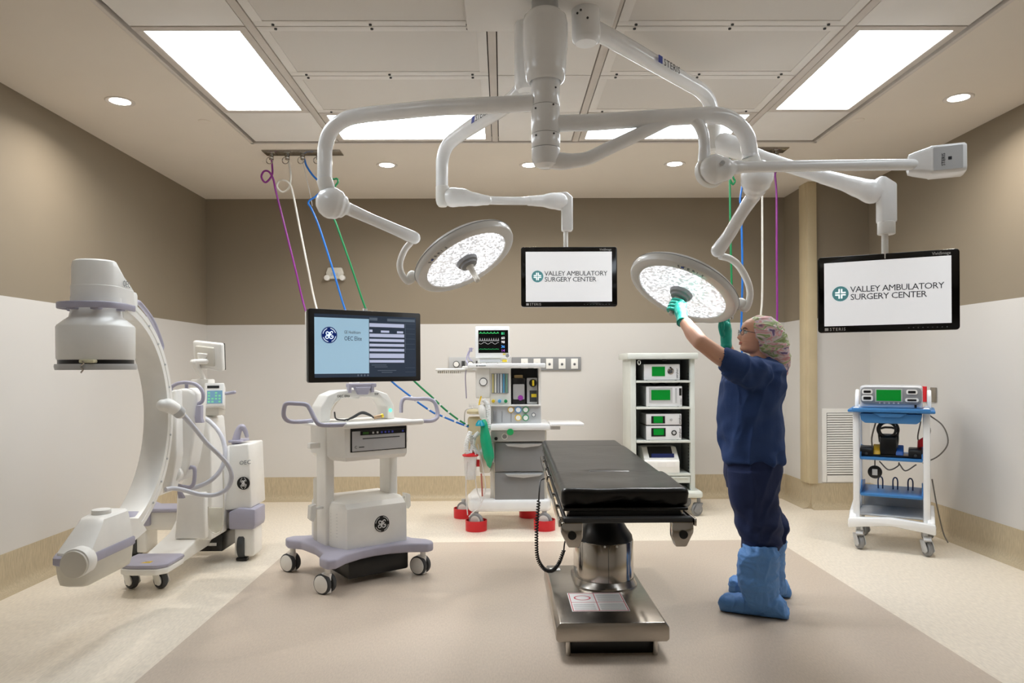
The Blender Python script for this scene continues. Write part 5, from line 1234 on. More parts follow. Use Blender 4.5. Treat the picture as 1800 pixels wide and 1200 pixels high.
# image intensifier
IX, IY = AX, 3.55
ii = cp(G().lathe([(0, 1.392), (.168, 1.392), (.172, 1.4), (.173, 1.552), (.168, 1.562), (.135, 1.59), (.118, 1.603), (.112, 1.63), (.112, 1.7), (0, 1.7)], (IX, IY, 0), (0, 0, 1), 64), 'image_receptor', M_offw, sharp=50)
cp(G().lathe([(0, 1.372), (.178, 1.372), (.18, 1.36), (.176, 1.343), (0, 1.343)], (IX, IY, 0), (0, 0, 1), 64), 'receptor_plate', M_lgrey, ii)
cp(G().lathe([(0, 1.37), (.166, 1.37), (.166, 1.394), (0, 1.394)], (IX, IY, 0), (0, 0, 1), 64), 'receptor_gap', M_black, ii)
cp(G().box((IX + .05, IY - .15, 1.384), (.07, .05, .016), .004), 'cream_block', mat('cream block', (226, 222, 190), .4), ii)
cp(G().tube([(IX + .03, IY - .172, 1.385), (IX + .045, IY - .185, 1.375), (IX + .03, IY - .185, 1.36), (IX + .04, IY - .182, 1.345), (IX + .03, IY - .182, 1.33)], .0035, 8, 4), 'clasp', M_chrome, ii)
def oblo(x, y0, y1, r, z, n=10):
    """rounded plan outline running from y0 to y1"""
    out = []
    for k in range(n + 1): a = PI + PI * k / n; out.append(V((x + r * math.cos(a), y0 + r * math.sin(a), z)))
    w2 = .07
    out += [V((x + w2 + .01, y1, z)), V((x - w2 - .01, y1, z))]
    return out
def top_rings():
    R_ = []
    for z, r, y1 in ((1.655, .109, 3.76), (1.70, .11, 3.76), (1.755, .11, 3.755), (1.757, .106, 3.752), (1.85, .106, 3.72), (1.875, .101, 3.66), (1.883, .09, 3.62)):
        ring = oblo(IX, IY, y1, r, z)
        for v in ring:
            t_ = max(0, (v.y - IY - .0)); v.z -= (t_ * .55 * max(0, (z - 1.757) / .126))
        R_.append(ring)
    return R_
uh = cp(G().rings(top_rings()), 'camera_cover', M_offw, ii, sharp=35)
text(uh, 'OEC', V((IX + .102, IY + .06, 1.765)), (-.13, .99, 0), (0, 0, 1), .045, M_greytext, world=True)
cp(G().span((IX - .06, 3.7, 1.6), (IX + .06, 3.85, 1.76), .02), 'receptor_mount', M_offw, ii)
g = G()
rg = [(IX + .135 * math.cos(a) * 1.1, IY + .135 * math.sin(a) * 1.05) for a in [math.radians(-170 + k * 16) for k in range(11)]]
pts = [V((IX - .13, IY + .11, 1.655))] + [V((IX + x_ * .84, IY + y_ * .84, 1.657)) for x_, y_ in ((-.178, -.02), (-.15, -.12), (-.05, -.175), (.07, -.17), (.15, -.11), (.165, 0))] + [V((IX + .13, IY + .11, 1.655))]
P3 = smooth_path(pts, 6); fr = frames(P3); rr = []
for p, (T, u, v) in zip(P3, fr):
    sd = V((T.y, -T.x, 0)).normalized()
    rr.append([p + sd * c_[0] + V((0, 0, c_[1])) for c_ in rrect(.016, .032, .006, 3)])
g.rings(rr); cp(g, 'ring_handle', M_lav, ii)
for x, y in ((-.14, -.0), (.14, .0), (-.05, -.15), (.08, -.14)): cp(G().box((IX + x * .82, IY + y * .82, 1.642), (.04, .04, .016), .004), 'handle_stay', M_lav, ii)
# tube housing at the bottom
foot = [(-2.06, 3.275), (-2.035, 3.264), (-1.935, 3.264), (-1.905, 3.29), (-1.9, 3.68), (-2.1, 3.68), (-2.1, 3.38), (-2.09, 3.34)]
fc = V((-1.985, 3.5, 0))
def fp3(k, z, ky=None): return [V((fc.x + (x - fc.x) * k, fc.y + (y - fc.y) * (ky or k), z)) for x, y in foot]
def fp4(k, y0, z): return [V((fc.x + (x - fc.x) * k, y0 + (y - 3.264) * (3.67 - y0) / (3.68 - 3.264), z)) for x, y in foot]
th = cp(G().rings([fp4(.95, 3.28, .485), fp4(.95, 3.285, .5), fp4(.74, 3.42, .60), fp4(.68, 3.44, .62), fp4(.5, 3.48, .632)]), 'tube_housing', M_offw, sharp=32)
cp(G().rings([fp3(.98, .445), fp3(1.02, .452), fp3(1.02, .482), fp3(.98, .489)]), 'bumper_band', M_lav, th)
cp(G().rings([fp3(.6, .338, .8), fp3(.8, .35, .9), fp3(.92, .385), fp3(.96, .446)]), 'lower_cover', mat('frosted lower cover', (222, 218, 206), .35), th, sharp=50)
cp(G().cyl((-1.957, 3.25, .457), (-1.957, 3.3, .457), .062, seg=44, bev=.004), 'tube_window', M_offw2, th)
cp(G().cyl((-1.957, 3.262, .46), (-1.957, 3.33, .46), .067, seg=44, bev=.004), 'window_collar', M_offw, th)
cp(G().cyl((-1.99, 3.54, .628), (-1.99, 3.54, .654), .044, seg=36, bev=.005), 'top_cap', M_offw, th)
cp(G().rings([[V((AX + x, AYc + q[0], q[1])) for x in (-.075, .075) for q in [(s0, z0)] ] + [V((AX + .075, AYc + s1, z1)), V((AX - .075, AYc + s1, z1))] for (s0, z0, s1, z1) in ((.03, .61, .03, .46), (.12, .575, .2, .445), (.24, .55, .32, .47))]), 'tube_mount', M_offw, th)
cp(G().box((AX, AYc + .27, .563), (.1, .05, .012), .004, Matrix.Rotation(.5, 3, 'X')), 'grey_inset', M_lav, th)
# support behind the arc: carriage, slab, column
S = lambda pts, Y: [((U(px, py, Y)).x, (U(px, py, Y)).z) for px, py in pts]
def slab_px(name, m, pts, Y, dep, bev=.01, par=None, sharp=40):
    return cp(G().prism(S(pts, Y), (0, Y, 0), (1, 0, 0), (0, 0, 1), (0, dep, 0), bev, seg=3), name, m, par, sharp=sharp)
slab_px('flip_arm', M_offw, [(301, 705), (303, 692), (308, 685), (318, 682), (332, 683), (341, 689), (344, 698), (343, 740), (339, 780), (333, 815), (324, 838), (314, 847), (302, 849), (296, 842), (300, 800)], 4.42, .17, .02)
slab_px('carriage', M_offw, [(292, 690), (308, 684), (310, 800), (300, 862), (285, 868), (283, 800), (290, 740)], 4.25, .1, .012)
cp(G().cyl(U(303, 832, 4.3), U(309, 834, 4.45), .05, seg=30, bev=.01), 'pivot', M_offw)
slab_px('column', M_offw, [(342, 735), (352, 730), (366, 735), (371, 790), (372, 850), (371, 950), (308, 950), (310, 870), (318, 850), (334, 822)], 4.75, .28, .015)
slab_px('column_front', M_offw, [(312, 868), (360, 866), (361, 948), (306, 948)], 4.7, .12, .015)
g = G(); g.prism([(4.24, .135), (4.24, .165), (4.5, .182), (4.82, .245), (4.95, .33), (5.05, .33), (5.05, .2), (4.9, .13), (4.5, .12)], (-2.255, 0, 0), (0, 1, 0), (0, 0, 1), (.23, 0, 0), .012, seg=3)
cp(g, 'base_beam', M_offw)
toe = [(-2.30, 4.5), (-2.31, 4.36), (-2.27, 4.24), (-2.2, 4.215), (-2.05, 4.215), (-2.0, 4.26), (-2.0, 4.48), (-2.03, 4.5)]
te = cp(G().prism(toe, (0, 0, .165), (1, 0, 0), (0, 1, 0), (0, 0, .022), .008), 'toe_cap', M_lav)
cp(G().prism([(p[0], p[1] - .008) for p in toe], (0, 0, .128), (1, 0, 0), (0, 1, 0), (0, 0, .037), .01), 'toe_plate', M_offw)
cp(G().prism([(0, 0), (.055, .0), (.055, .045), (.02, .03)], (-2.17, 4.27, .1872), (1, 0, 0), (0, 1, 0), (0, 0, .0008)), 'yellow_sticker', mat('yellow sticker', (236, 196, 20), .5), te)
cp(G().span((-2.15, 4.285, .1876), (-2.125, 4.292, .1884)), 'sticker_print', M_black, te)
for px in (243, 293):
    p = Uz(px, 1030, 0.0)
    o = caster(CM, 0, 0, .135, .052, math.radians(150), .034, M_dgrey, M_offw, M_offw); o.location = (p.x - .035 - CM.location.x, 4.40 - CM.location.y, 0)
    G().box((-.02, .055, .016), (.02, .02, .03), .002).build('brake_stop', M_black, o)
for X0, s in ((-1.815, 1), (-2.625, -1)):
    Yw = 5.03 if s > 0 else 5.15
    wc = cp(G().span((X0 - .07, Yw - .04, .03), (X0 + .07, Yw + .14, .235), .02, seg=3), 'wheel_housing', M_offw)
    cp(G().lathe([(0, -.024), (.09, -.024), (.098, -.016), (.098, .016), (.09, .024), (0, .024)], (X0 - .02, Yw + .025, .1), (1, 0, 0), 36), 'rear_wheel', M_dgrey, wc)
    cp(G().prism([(-.1, 0), (.075, 0), (.085, .03), (.085, .14), (-.03, .15), (-.1, .12)], (X0, Yw - .06, .225), (s if s > 0 else -1, 0, 0), (0, 0, 1), (0, .22, 0), .012), 'corner_cover', M_lav, wc)
    cp(G().span((X0 - .055, Yw - .045, .003), (X0 + .02, Yw + .0, .025), .004), 'cable_pusher', M_black, wc)
cp(G().span((-2.62, 5.12, .19), (-1.86, 5.3, .33), .015), 'rear_axle_beam', M_offw)
cp(G().span((-2.6, 5.1, .32), (-1.86, 5.3, .352), .01), 'axle_cover', M_lav)
cp(G().span((-2.13, 4.95, .08), (-1.95, 5.2, .2), .006), 'battery_box', M_black)
cp(G().span((-2.05, 4.945, .12), (-1.99, 4.952, .14)), 'paper_label', M_whitetext)
# rear cabinet
rc = slab_px('rear_cabinet', M_offw, [(398, 783), (437, 780), (438, 800), (442, 893), (394, 897), (396, 850)], 5.0, .3, .012)
slab_px('side_fairing', M_white, [(395, 790), (401, 784), (401, 830), (396, 870), (392, 897), (386, 897), (390, 840)], 4.97, .2, .006)
text(rc, 'OEC', U(420.5, 817, 4.995), (1, 0, .1), (0, 0, 1), .04, M_greytext, world=True)
monogram(rc, U(428, 849, 4.994), (.55, 0, 0), (0, 0, 1), .045, M_white, M_black, M_whitetext, True)
cp(G().span((U(403, 0, 5.1).x, 5.03, U(0, 780, 5.05).z), (U(426, 0, 5.1).x, 5.2, U(0, 776, 5.05).z), .005), 'handle_plate', M_lav, rc)
cp(G().tube([U(414, 777, 5.08), U(417, 764, 5.08), U(421, 753, 5.08), U(426, 750, 5.08), U(431, 757, 5.09), U(434, 766, 5.1)], [.028, .025, .022, .02, .016, .014], 14, 6, rnd=True), 'push_handle', M_lav, rc)
# control console and small monitor
cc = V(U(378, 697, 4.85)); Rc = Matrix.Rotation(math.radians(18), 3, 'Z') @ Matrix.Rotation(math.radians(-14), 3, 'X')
cbx = cp(G().box(cc, (.125, .13, .165), .01, Rc, seg=3), 'control_console', M_offw)
def onc(x, z, d=.0665): return cc + Rc @ V((x, -d, z))
def crect(name, m, x0, z0, x1, z1, d=.0665): return cp(G().prism([(x0, z0), (x1, z0), (x1, z1), (x0, z1)], cc + Rc @ V((0, -d + .001, 0)), Rc @ V((1, 0, 0)), Rc @ V((0, 0, 1)), Rc @ V((0, -.002, 0))), name, m, cbx)
crect('display_strip', M_black, -.045, .045, .03, .062)
tsn = crect('touch_screen', mat('teal touch screen', (110, 150, 176), .25, emit=.2, ecol=rgb(110, 150, 176)), -.045, -.06, .05, .028)
g = G(); random.seed(4)
for i in range(4):
    for j in range(4):
        if random.random() < .7: g.prism([(0, 0), (.014, 0), (.014, .012), (0, .012)], cc + Rc @ V((-.04 + i * .022, -.0676, -.054 + j * .02)), Rc @ V((1, 0, 0)), Rc @ V((0, 0, 1)), Rc @ V((0, -.0012, 0)))
cp(g, 'screen_keys', mat('mint screen keys', (120, 200, 150), .3, emit=.2), tsn)
cp(G().tube([cc + Rc @ V((.06, -.01, .02)), cc + Rc @ V((.08, -.01, .02)), cc + Rc @ V((.125, -.03, .022))], .011, 10, 3, rnd=True), 'console_handle', M_lav, cbx)
cp(G().span((U(360, 0, 4.85).x, 4.8, U(0, 732, 4.85).z), (U(386, 0, 4.85).x, 4.92, U(0, 716, 4.85).z), .01), 'console_base', M_offw2)
cp(G().span((U(356, 0, 4.9).x, 4.86, U(0, 830, 4.9).z), (U(374, 0, 4.9).x, 4.95, U(0, 728, 4.9).z), .008), 'lift_column', M_lgrey)
cp(G().span((U(338, 0, 4.9).x, 4.83, U(0, 690, 4.9).z), (U(370, 0, 4.9).x, 4.95, U(0, 668, 4.9).z), .012), 'head_block', M_offw)
cp(G().tube([U(357, 670, 4.88), U(356, 662, 4.87), U(350, 652, 4.84), U(345, 643, 4.82), U(343, 637, 4.8)], [.02, .017, .02, .022, .024], 16, 5, rnd=True), 'monitor_neck', M_offw)
cp(G().tube([U(339, 636, 4.8), U(362, 635, 4.79)], .018, 14, 1, rnd=True), 'hinge', M_offw)
mq = V(U(362, 626, 4.8)); Rm = Matrix.Rotation(math.radians(-18), 3, 'Z') @ Matrix.Rotation(math.radians(6), 3, 'Y') @ Matrix.Rotation(math.radians(10), 3, 'X')
mo = cp(G().box(mq + Rm @ V((0, .03, 0)), (.235, .04, .19), .014, Rm, seg=3), 'rear_view_monitor', M_offw)
cp(G().box(mq + Rm @ V((.0, .051, 0)), (.228, .01, .183), .004, Rm), 'glass_front', M_black, mo)
cp(G().box(mq + Rm @ V((-.01, .008, .0)), (.15, .03, .13), .01, Rm), 'rear_panel', M_offw2, mo)
cp(G().prism([(-.05, .02), (.035, .02), (.0, -.04), (-.04, -.04)], mq + Rm @ V((-.01, -.018, .0)), Rm @ V((1, 0, 0)), Rm @ V((0, 0, 1)), Rm @ V((0, .02, 0)), .004), 'mount_wedge', M_offw, mo)
# lavender handle loop over the flip arm, levers
cp(G().tube(PX([(300, 686), (303, 679), (314, 673.5), (328, 672), (343, 675), (352, 682), (357, 692), (356, 704), (349, 710)], 4.45), .0115, 12, 6, rnd=True), 'loop_handle', M_lav)
cp(G().tube(PX([(328, 673), (328, 684)], 4.46), .011, 10, 1), 'loop_stay', M_lav)
slab_px('lever', M_lav, [(344, 712), (353, 712), (353, 736), (356, 743), (343, 743), (342, 734)], 4.4, .04, .004)
slab_px('brake_lever', M_lav, [(303, 779), (310, 778), (312, 789), (318, 792), (318, 799), (310, 799), (307, 786)], 4.33, .03, .004)
slab_px('brake_lever', M_lav, [(311, 864), (316, 864), (320, 870), (323, 876), (313, 876)], 4.5, .03, .004)
cp(G().tube(PX([(331, 822), (339, 821), (342, 825), (342, 838), (340, 850), (334, 856), (322, 855), (303, 851)], 4.45), .012, 12, 6, rnd=True), 'side_grip', M_lav)
slab_px('connector_plate', M_lgrey, [(371, 833), (388, 831), (386, 893), (368, 893)], 4.96, .02, .003)
cp(G().tube(PX([(376, 850), (378, 853)], 4.95), .01, 10, 1, rnd=True), 'socket', M_dgrey); cp(G().tube(PX([(374, 886), (376, 888)], 4.95), .012, 10, 1, rnd=True), 'socket', M_chrome)
slab_px('document_pocket', mat('clear pocket', (224, 222, 206), .2, alpha=.5), [(366, 892), (391, 892), (391, 925), (386, 934), (379, 937), (371, 934), (366, 925)], 4.66, .02, .004)
slab_px('pocket_paper', mat('paper label', (236, 234, 232), .6), [(369, 905), (386, 905), (386, 921), (369, 921)], 4.675, .002, .0)
# hoses
HM = mat('grey lilac hose', (204, 206, 216), .38)
cp(G().tube([U(286, 712, 4.1), U(296, 713, 4.12), U(308, 719, 4.15), U(316, 726, 4.18)], [.034, .042, .036, .032], 18, 5, rnd=True), 'cable_boot', M_offw)
cp(G().tube([U(309, 719, 4.15), U(317, 726, 4.18)], .036, 18, 1), 'boot_ring', M_lgrey)
cp(G().tube(PX([(316, 726, 4.18), (325, 733, 4.2), (342, 752, 4.25), (363, 778, 4.3), (384, 798, 4.35), (401, 818, 4.4), (407, 836, 4.42), (403, 853, 4.42), (392, 864, 4.4), (374, 870, 4.38), (350, 868.5, 4.34), (326, 862, 4.3), (305, 858, 4.25), (291, 860, 4.2)], 4.3), [.022, .016] + [.0135] * 12, 14, 6), 'cable_hose', HM)
cp(G().tube(PX([(350, 733, 4.72), (365, 738, 4.7), (380, 752, 4.68), (390, 768, 4.66), (395, 785, 4.64), (396, 797, 4.62), (393, 814, 4.6), (384, 831, 4.58), (369, 845, 4.56), (353, 853, 4.55), (339, 857, 4.54), (325, 857, 4.52)], 4.6), .0145, 14, 6), 'cable_hose', HM)
cp(G().tube(PX([(392, 826), (393, 860), (393, 900), (390, 930), (379, 938), (368, 930), (366, 905), (366, 890)], 4.62), .0035, 8, 6), 'thin_loop', M_offw2)
# ------------------------------------------------------------------ the person
PYc = 3.92
person = thing('person', 'person in navy scrubs, flowered cap and blue boot covers reaching up to the right lamp', 'person', (U(1330, 1000, PYc).x, PYc, 0))
M_skin = mat('skin', (222, 172, 146), 0.5, sss=0.12)
M_scrub = mat('navy scrub cloth', (32, 60, 110), 0.85, bump=.25, bscale=260, nscale=5, namp=.06)
M_pants = mat('dark navy trousers', (19, 36, 78), 0.85, bump=.25, bscale=260, nscale=5, namp=.06)
M_boot = mat('blue boot cover', (92, 144, 208), 0.6, bump=.3, bscale=60, nscale=8, namp=.06)
M_glove = mat('teal glove', (28, 176, 156), 0.35)
M_hair = mat('dark brown hair', (52, 36, 28), .5)
def remesh(o, vox, smooth=0, disp=None, sm2=0):
    md = o.modifiers.new('r', 'REMESH'); md.mode = 'VOXEL'; md.voxel_size = vox; md.use_smooth_shade = True
    if smooth:
        m2 = o.modifiers.new('s', 'SMOOTH'); m2.iterations = smooth; m2.factor = .5
    apply_mods(o)
    if disp:
        me = o.data; mw = root_inv(o).inverted()
        nn = [v.normal.copy() for v in me.vertices]
        for v, n in zip(me.vertices, nn): v.co += n * disp(mw @ v.co, n)
    if sm2:
        m2 = o.modifiers.new('s', 'SMOOTH'); m2.iterations = sm2; m2.factor = .5; apply_mods(o)
    for p in o.data.polygons: p.use_smooth = True
    return o
def ering(c, rx, ry, n=28, ax=(1, 0, 0), ay=(0, 1, 0), e=1.0):
    ax, ay = V(ax), V(ay); out = []
    for i in range(n):
        a = 2 * PI * i / n; ca, sa = math.cos(a), math.sin(a)
        out.append(c + ax * rx * math.copysign(abs(ca) ** e, ca) + ay * ry * math.copysign(abs(sa) ** e, sa))
    return out
MPP = PYc / F_PX
def fold(p, n, a=.006):
    q = V((p.x * 5 + p.z * 4, p.y * 6, p.z * 9 - p.x * 5))
    s = noise.noise(q) * a + noise.noise(p * 17) * a * .35
    w = 1 - abs(noise.noise(V((p.x * 7 + 3, p.y * 7, p.z * 4 - p.x * 8))))
    return s + (w ** 5) * a * .9
# --- head ---------------------------------------------------------
HCn = U(1327, 591, PYc); HS = .87; TIL = math.radians(7)
Rh = Matrix(((-1, 0, 0), (0, -1, 0), (0, 0, 1))) @ Matrix.Rotation(-TIL, 3, 'Y')   # local +x is the face, towards the left of the picture
def Hp(x, y, z): return HCn + Rh @ V((x * HS, y * HS, z * HS))
def Q(px, py, dy): return V((U(px, py, PYc + dy).x, PYc + dy, U(px, py, PYc).z))
lv = [(-.112, .035, .02, .03), (-.106, .062, .03, .042), (-.097, .079, .045, .05), (-.085, .084, .058, .056), (-.07, .081, .066, .06), (-.06, .084, .072, .062), (-.052, .088, .075, .063), (-.046, .085, .078, .065), (-.04, .09, .08, .066), (-.03, .087, .086, .068), (-.02, .087, .09, .07), (-.01, .086, .094, .072), (0, .084, .098, .073), (.012, .082, .1, .074), (.024, .082, .103, .0745), (.034, .087, .104, .075), (.045, .09, .104, .075), (.06, .088, .104, .075), (.08, .078, .098, .07), (.098, .06, .082, .06), (.11, .04, .06, .043), (.117, .015, .025, .018)]
def nosef(z):
    pts = [(-.04, 0), (-.033, .012), (-.026, .024), (-.018, .028), (-.008, .021), (.004, .014), (.016, .008), (.026, .003), (.034, 0)]
    if z <= pts[0][0] or z >= pts[-1][0]: return 0
    for (a, fa), (b, fb) in zip(pts, pts[1:]):
        if a <= z <= b: return fa + (fb - fa) * (z - a) / (b - a)
rings = []
N = 56
zs_ = []
for i in range(len(lv) - 1):
    for k in range(3): zs_.append(i + k / 3)
zs_.append(len(lv) - 1)
for q in zs_:
    i = min(int(q), len(lv) - 2); f_ = q - i
    z, fr_, bk, wd = [a + (b - a) * f_ for a, b in zip(lv[i], lv[i + 1])]
    ring = []
    for k in range(N):
        a = 2 * PI * k / N; ca, sa = math.cos(a), math.sin(a)
        x = (fr_ if ca > 0 else bk) * math.copysign(abs(ca) ** .9, ca); y = wd * math.copysign(abs(sa) ** .95, sa)
        if ca > 0:
            x += nosef(z) * math.exp(-(y / (.009 + .005 * max(0, -z * 30))) ** 2)
            for s in (-1, 1): x -= .011 * math.exp(-((y - s * .03) / .015) ** 2 - ((z - .018) / .011) ** 2)
            for s in (-1, 1): x += .004 * math.exp(-((y - s * .035) / .018) ** 2 - ((z + .018) / .016) ** 2)
            x += .003 * math.exp(-(y / .018) ** 2 - ((z + .09) / .01) ** 2)
        ring.append(Hp(x, y, z))
    rings.append(ring)
bd = G().rings(rings)
for s in (-1, 1):
    bd.sphere(Hp(-.005, s * .074, .002), .026, (.6, .3, 1.1), R=Rh)
sh = U(1333, 655, PYc); pel = U(1323, 800, PYc)
def yoff(p, dy): return V((p.x, p.y + dy, p.z))
bd.tube([Hp(-.02, 0, -.05), Hp(-.035, 0, -.09), U(1337, 632, PYc), U(1337, 645, PYc)], [.05, .05, .055, .07], 20, 4)
bd.tube([U(1337, 640, PYc), U(1330, 670, PYc), U(1322, 730, PYc), U(1322, 790, PYc), U(1323, 830, PYc)], [.08, .11, .10, .10, .08], 20, 4)
for dy in (-.07, .07): bd.tube([yoff(U(1337, 650, PYc), dy), yoff(U(1325, 720, PYc), dy), yoff(U(1325, 790, PYc), dy)], [.06, .075, .065], 16, 4)
for dy, ft in ((-.1, 0), (.13, 12)):
    bd.tube([Q(1322, 800, dy * .7), Q(1325, 880, dy), Q(1338 + ft * .5, 940, dy), Q(1336 + ft, 1000, dy), Q(1340 + ft, 1045, dy)], [.075, .062, .05, .05, .035], 16, 4)
# arms
hcen = lampR_c + lampR_n * 0.105
wr_n = U(1199, 560, 3.80); el_n = U(1231, 601, 3.655); sh_n = U(1312, 652, 3.735)
bd.tube([yoff(U(1335, 658, PYc), -.06), sh_n, U(1272, 630, 3.69), el_n], [.06, .055, .047, .041], 20, 6)
bd.tube([el_n, el_n.lerp(wr_n, .35) + V((0, 0, -.004)), el_n.lerp(wr_n, .7), wr_n], [.041, .042, .034, .027], 20, 6, rnd=True)
wr_f = U(1276.5, 604, 4.10); el_f = U(1289, 646, 4.22); sh_f = U(1318, 650, 4.1)
bd.tube([yoff(U(1335, 658, PYc), .06), sh_f, el_f], [.06, .055, .042], 18, 5)
bd.tube([el_f, el_f.lerp(wr_f, .5), wr_f], [.042, .038, .03], 18, 5, rnd=True)
body = bd.build('body', M_skin, person, True)
remesh(body, .0038, 2)
def pp(g, name, m, par=None, **k): return g.build(name, m, par or person, True, **k)
for s in (-1, 1):
    ey = pp(G().sphere(Hp(.0685, s * .031, .018), .0125, (1, 1.05, .8), R=Rh), 'eye', mat('eye white', (232, 228, 222), .15), body)
    pp(G().sphere(Hp(.077, s * .031, .0185), .0062, (.8, 1, 1), R=Rh), 'iris', mat('dark iris', (60, 42, 30), .15), ey) if False else None
    G().sphere(Hp(.0775, s * .031, .0185), .0055, (.8, 1, 1), R=Rh).build('iris', mat('dark iris', (50, 36, 28), .15), body, True)
    pp(G().tube([Hp(.085, s * .014, .034), Hp(.086, s * .026, .041), Hp(.078, s * .04, .042), Hp(.068, s * .05, .036)], [.002, .0032, .003, .0012], 8, 5, rnd=True), 'eyebrow', M_hair, body)
    pp(G().tube([Hp(.079, s * .018, .021), Hp(.0815, s * .027, .0265), Hp(.077, s * .038, .0255), Hp(.069, s * .046, .019)], [.001, .0018, .0016, .001], 8, 5, rnd=True), 'eyelash', M_hair, body)
pp(G().tube([Hp(.078, -.024, -.052), Hp(.0885, -.011, -.0485), Hp(.0915, 0, -.049), Hp(.0885, .011, -.0485), Hp(.078, .024, -.052)], [.001, .0036, .0042, .0036, .001], 10, 5, rnd=True), 'lips', mat('lips', (206, 136, 122), .45), body)
pp(G().tube([Hp(.078, -.022, -.055), Hp(.088, -.01, -.0585), Hp(.0905, 0, -.059), Hp(.088, .01, -.0585), Hp(.078, .022, -.055)], [.001, .004, .0048, .004, .001], 10, 5, rnd=True), 'lips', mat('lips', (206, 136, 122), .45), body)
# glasses
g = G()
for s in (-1, 1):
    g.tube([Hp(.096 - .012 * abs(math.cos(a)) * 0 - (.006 if math.cos(a) * s > .5 else 0), s * .033 + .022 * math.cos(a), .013 + .018 * math.sin(a)) for a in [k * PI / 10 for k in range(21)]], .0014, 6, 1, cap=False)
    g.tube([Hp(.091, s * .055, .02), Hp(.07, s * .072, .019), Hp(.03, s * .0785, .016), Hp(-.01, s * .08, .01)], .0016, 6, 4)
g.tube([Hp(.096, -.011, .017), Hp(.101, 0, .02), Hp(.096, .011, .017)], .0014, 6, 4)
pp(g, 'glasses', mat('dark glasses frame', (34, 32, 44), .3), body)
# --- cap ----------------------------------------------------------
M_cap = mat('flowered cap cloth', (214, 200, 196), .8)
nt = M_cap.node_tree; bs_ = nt.nodes['Principled BSDF']
tc = nt.nodes.new('ShaderNodeTexCoord'); mp = nt.nodes.new('ShaderNodeMapping'); mp.inputs['Scale'].default_value = (1, 1, 2.0)
n1 = nt.nodes.new('ShaderNodeTexNoise'); n1.inputs['Scale'].default_value = 11; n1.inputs['Detail'].default_value = 2.0; n1.inputs['Distortion'].default_value = .7
cr = nt.nodes.new('ShaderNodeValToRGB'); el = cr.color_ramp.elements
el[0].position = .30; el[0].color = rgb(120, 96, 140); el[1].position = .36; el[1].color = rgb(222, 208, 214)
for p_, c_ in ((.43, (214, 150, 150)), (.475, (226, 214, 214)), (.53, (138, 158, 96)), (.585, (196, 206, 168)), (.63, (214, 168, 168)), (.70, (100, 78, 124))): e_ = el.new(p_); e_.color = rgb(*c_)
nt.links.new(tc.outputs['Object'], mp.inputs[0]); nt.links.new(mp.outputs[0], n1.inputs[0]); nt.links.new(n1.outputs[0], cr.inputs[0])
for l in list(nt.links):
    if l.to_socket == bs_.inputs['Base Color']: nt.links.remove(l)
nt.links.new(cr.outputs[0], bs_.inputs['Base Color'])
capr = [((1314, 569), (1332, 617), .068), ((1313, 564), (1333, 622), .076), ((1319, 558), (1341, 630), .088), ((1336, 553), (1354, 645), .097), ((1356, 557), (1366, 659), .098), ((1371, 568), (1375, 666), .088), ((1381, 588), (1381, 660), .068), ((1386, 610), (1385, 645), .034)]
rings = []
for (a, b, ly) in capr:
    A, B_ = U(a[0], a[1], PYc), U(b[0], b[1], PYc); c_ = (A + B_) / 2
    rings.append(ering(c_, (A - B_).length / 2, ly, 40, (A - B_).normalized(), (0, 1, 0), .92))
cap = pp(G().rings(rings), 'cap', M_cap)
md = cap.modifiers.new('s', 'SUBSURF'); md.levels = 3; apply_mods(cap)
mw = root_inv(cap).inverted()
cn = HCn + V((.03, 0, 0))
for v, n in [(v, v.normal.copy()) for v in cap.data.vertices]:
    p_ = mw @ v.co; w = 1 - abs(noise.noise(V((p_.x * 12, p_.y * 12, p_.z * 26))))
    v.co += n * (noise.noise(p_ * 15) * .007 + w ** 4 * .006 - .002)
# --- scrub top ----------------------------------------------------
tor = [((1338, 627), 17, .062), ((1337, 632), 27, .10), ((1334, 640), 38, .165), ((1327, 652), 45, .195), ((1321, 672), 49, .195), ((1318, 700), 51, .185), ((1316, 735), 49, .172), ((1318, 765), 50, .176), ((1322, 792), 50, .182), ((1323, 809), 49, .184)]
g = G().rings([ering(U(c_[0], c_[1], PYc), rx * MPP, ry, 36, e=.9) for c_, rx, ry in tor])
def slv(P, R_): g.tube(P, R_, 22, 6)
slv([yoff(U(1334, 660, PYc), -.08), U(1318, 657, 3.75), U(1298, 644, 3.71), U(1274, 631, 3.69), U(1270, 629.5, 3.69)], [.09, .086, .073, .062, .059])
slv([yoff(U(1334, 660, PYc), .08), U(1318, 655, 4.08), U(1303, 650, 4.16)], [.09, .08, .07])
top = pp(g, 'scrub_top', M_scrub)
def topd(p, n):
    f = fold(p, n, .017) + .006 * math.sin(38 * (p.x * .75 + p.z) + 5 * noise.noise(p * 4)) * max(0, noise.noise(p * 3 + V((2, 5, 1))) + .35)
    q = (p - U(1310, 665, PYc)).length
    rad = max(0, 1 - q / .3) * .011 * math.sin(20 * math.atan2(p.z - U(0, 620, PYc).z, p.x - U(1275, 0, PYc).x) + 3 * p.z)
    hem = max(0, 1 - (p.z - U(0, 809, PYc).z) / .08) * .006 * math.sin(p.x * 55 + p.y * 30)
    k = min(1, max(0, (p - U(1270, 629.5, 3.69)).length - .06) / .06) if p.z > U(0, 660, PYc).z and p.y < 3.8 else 1
    return (f + rad + hem - .002) * k
remesh(top, .006, 4, topd, 1)
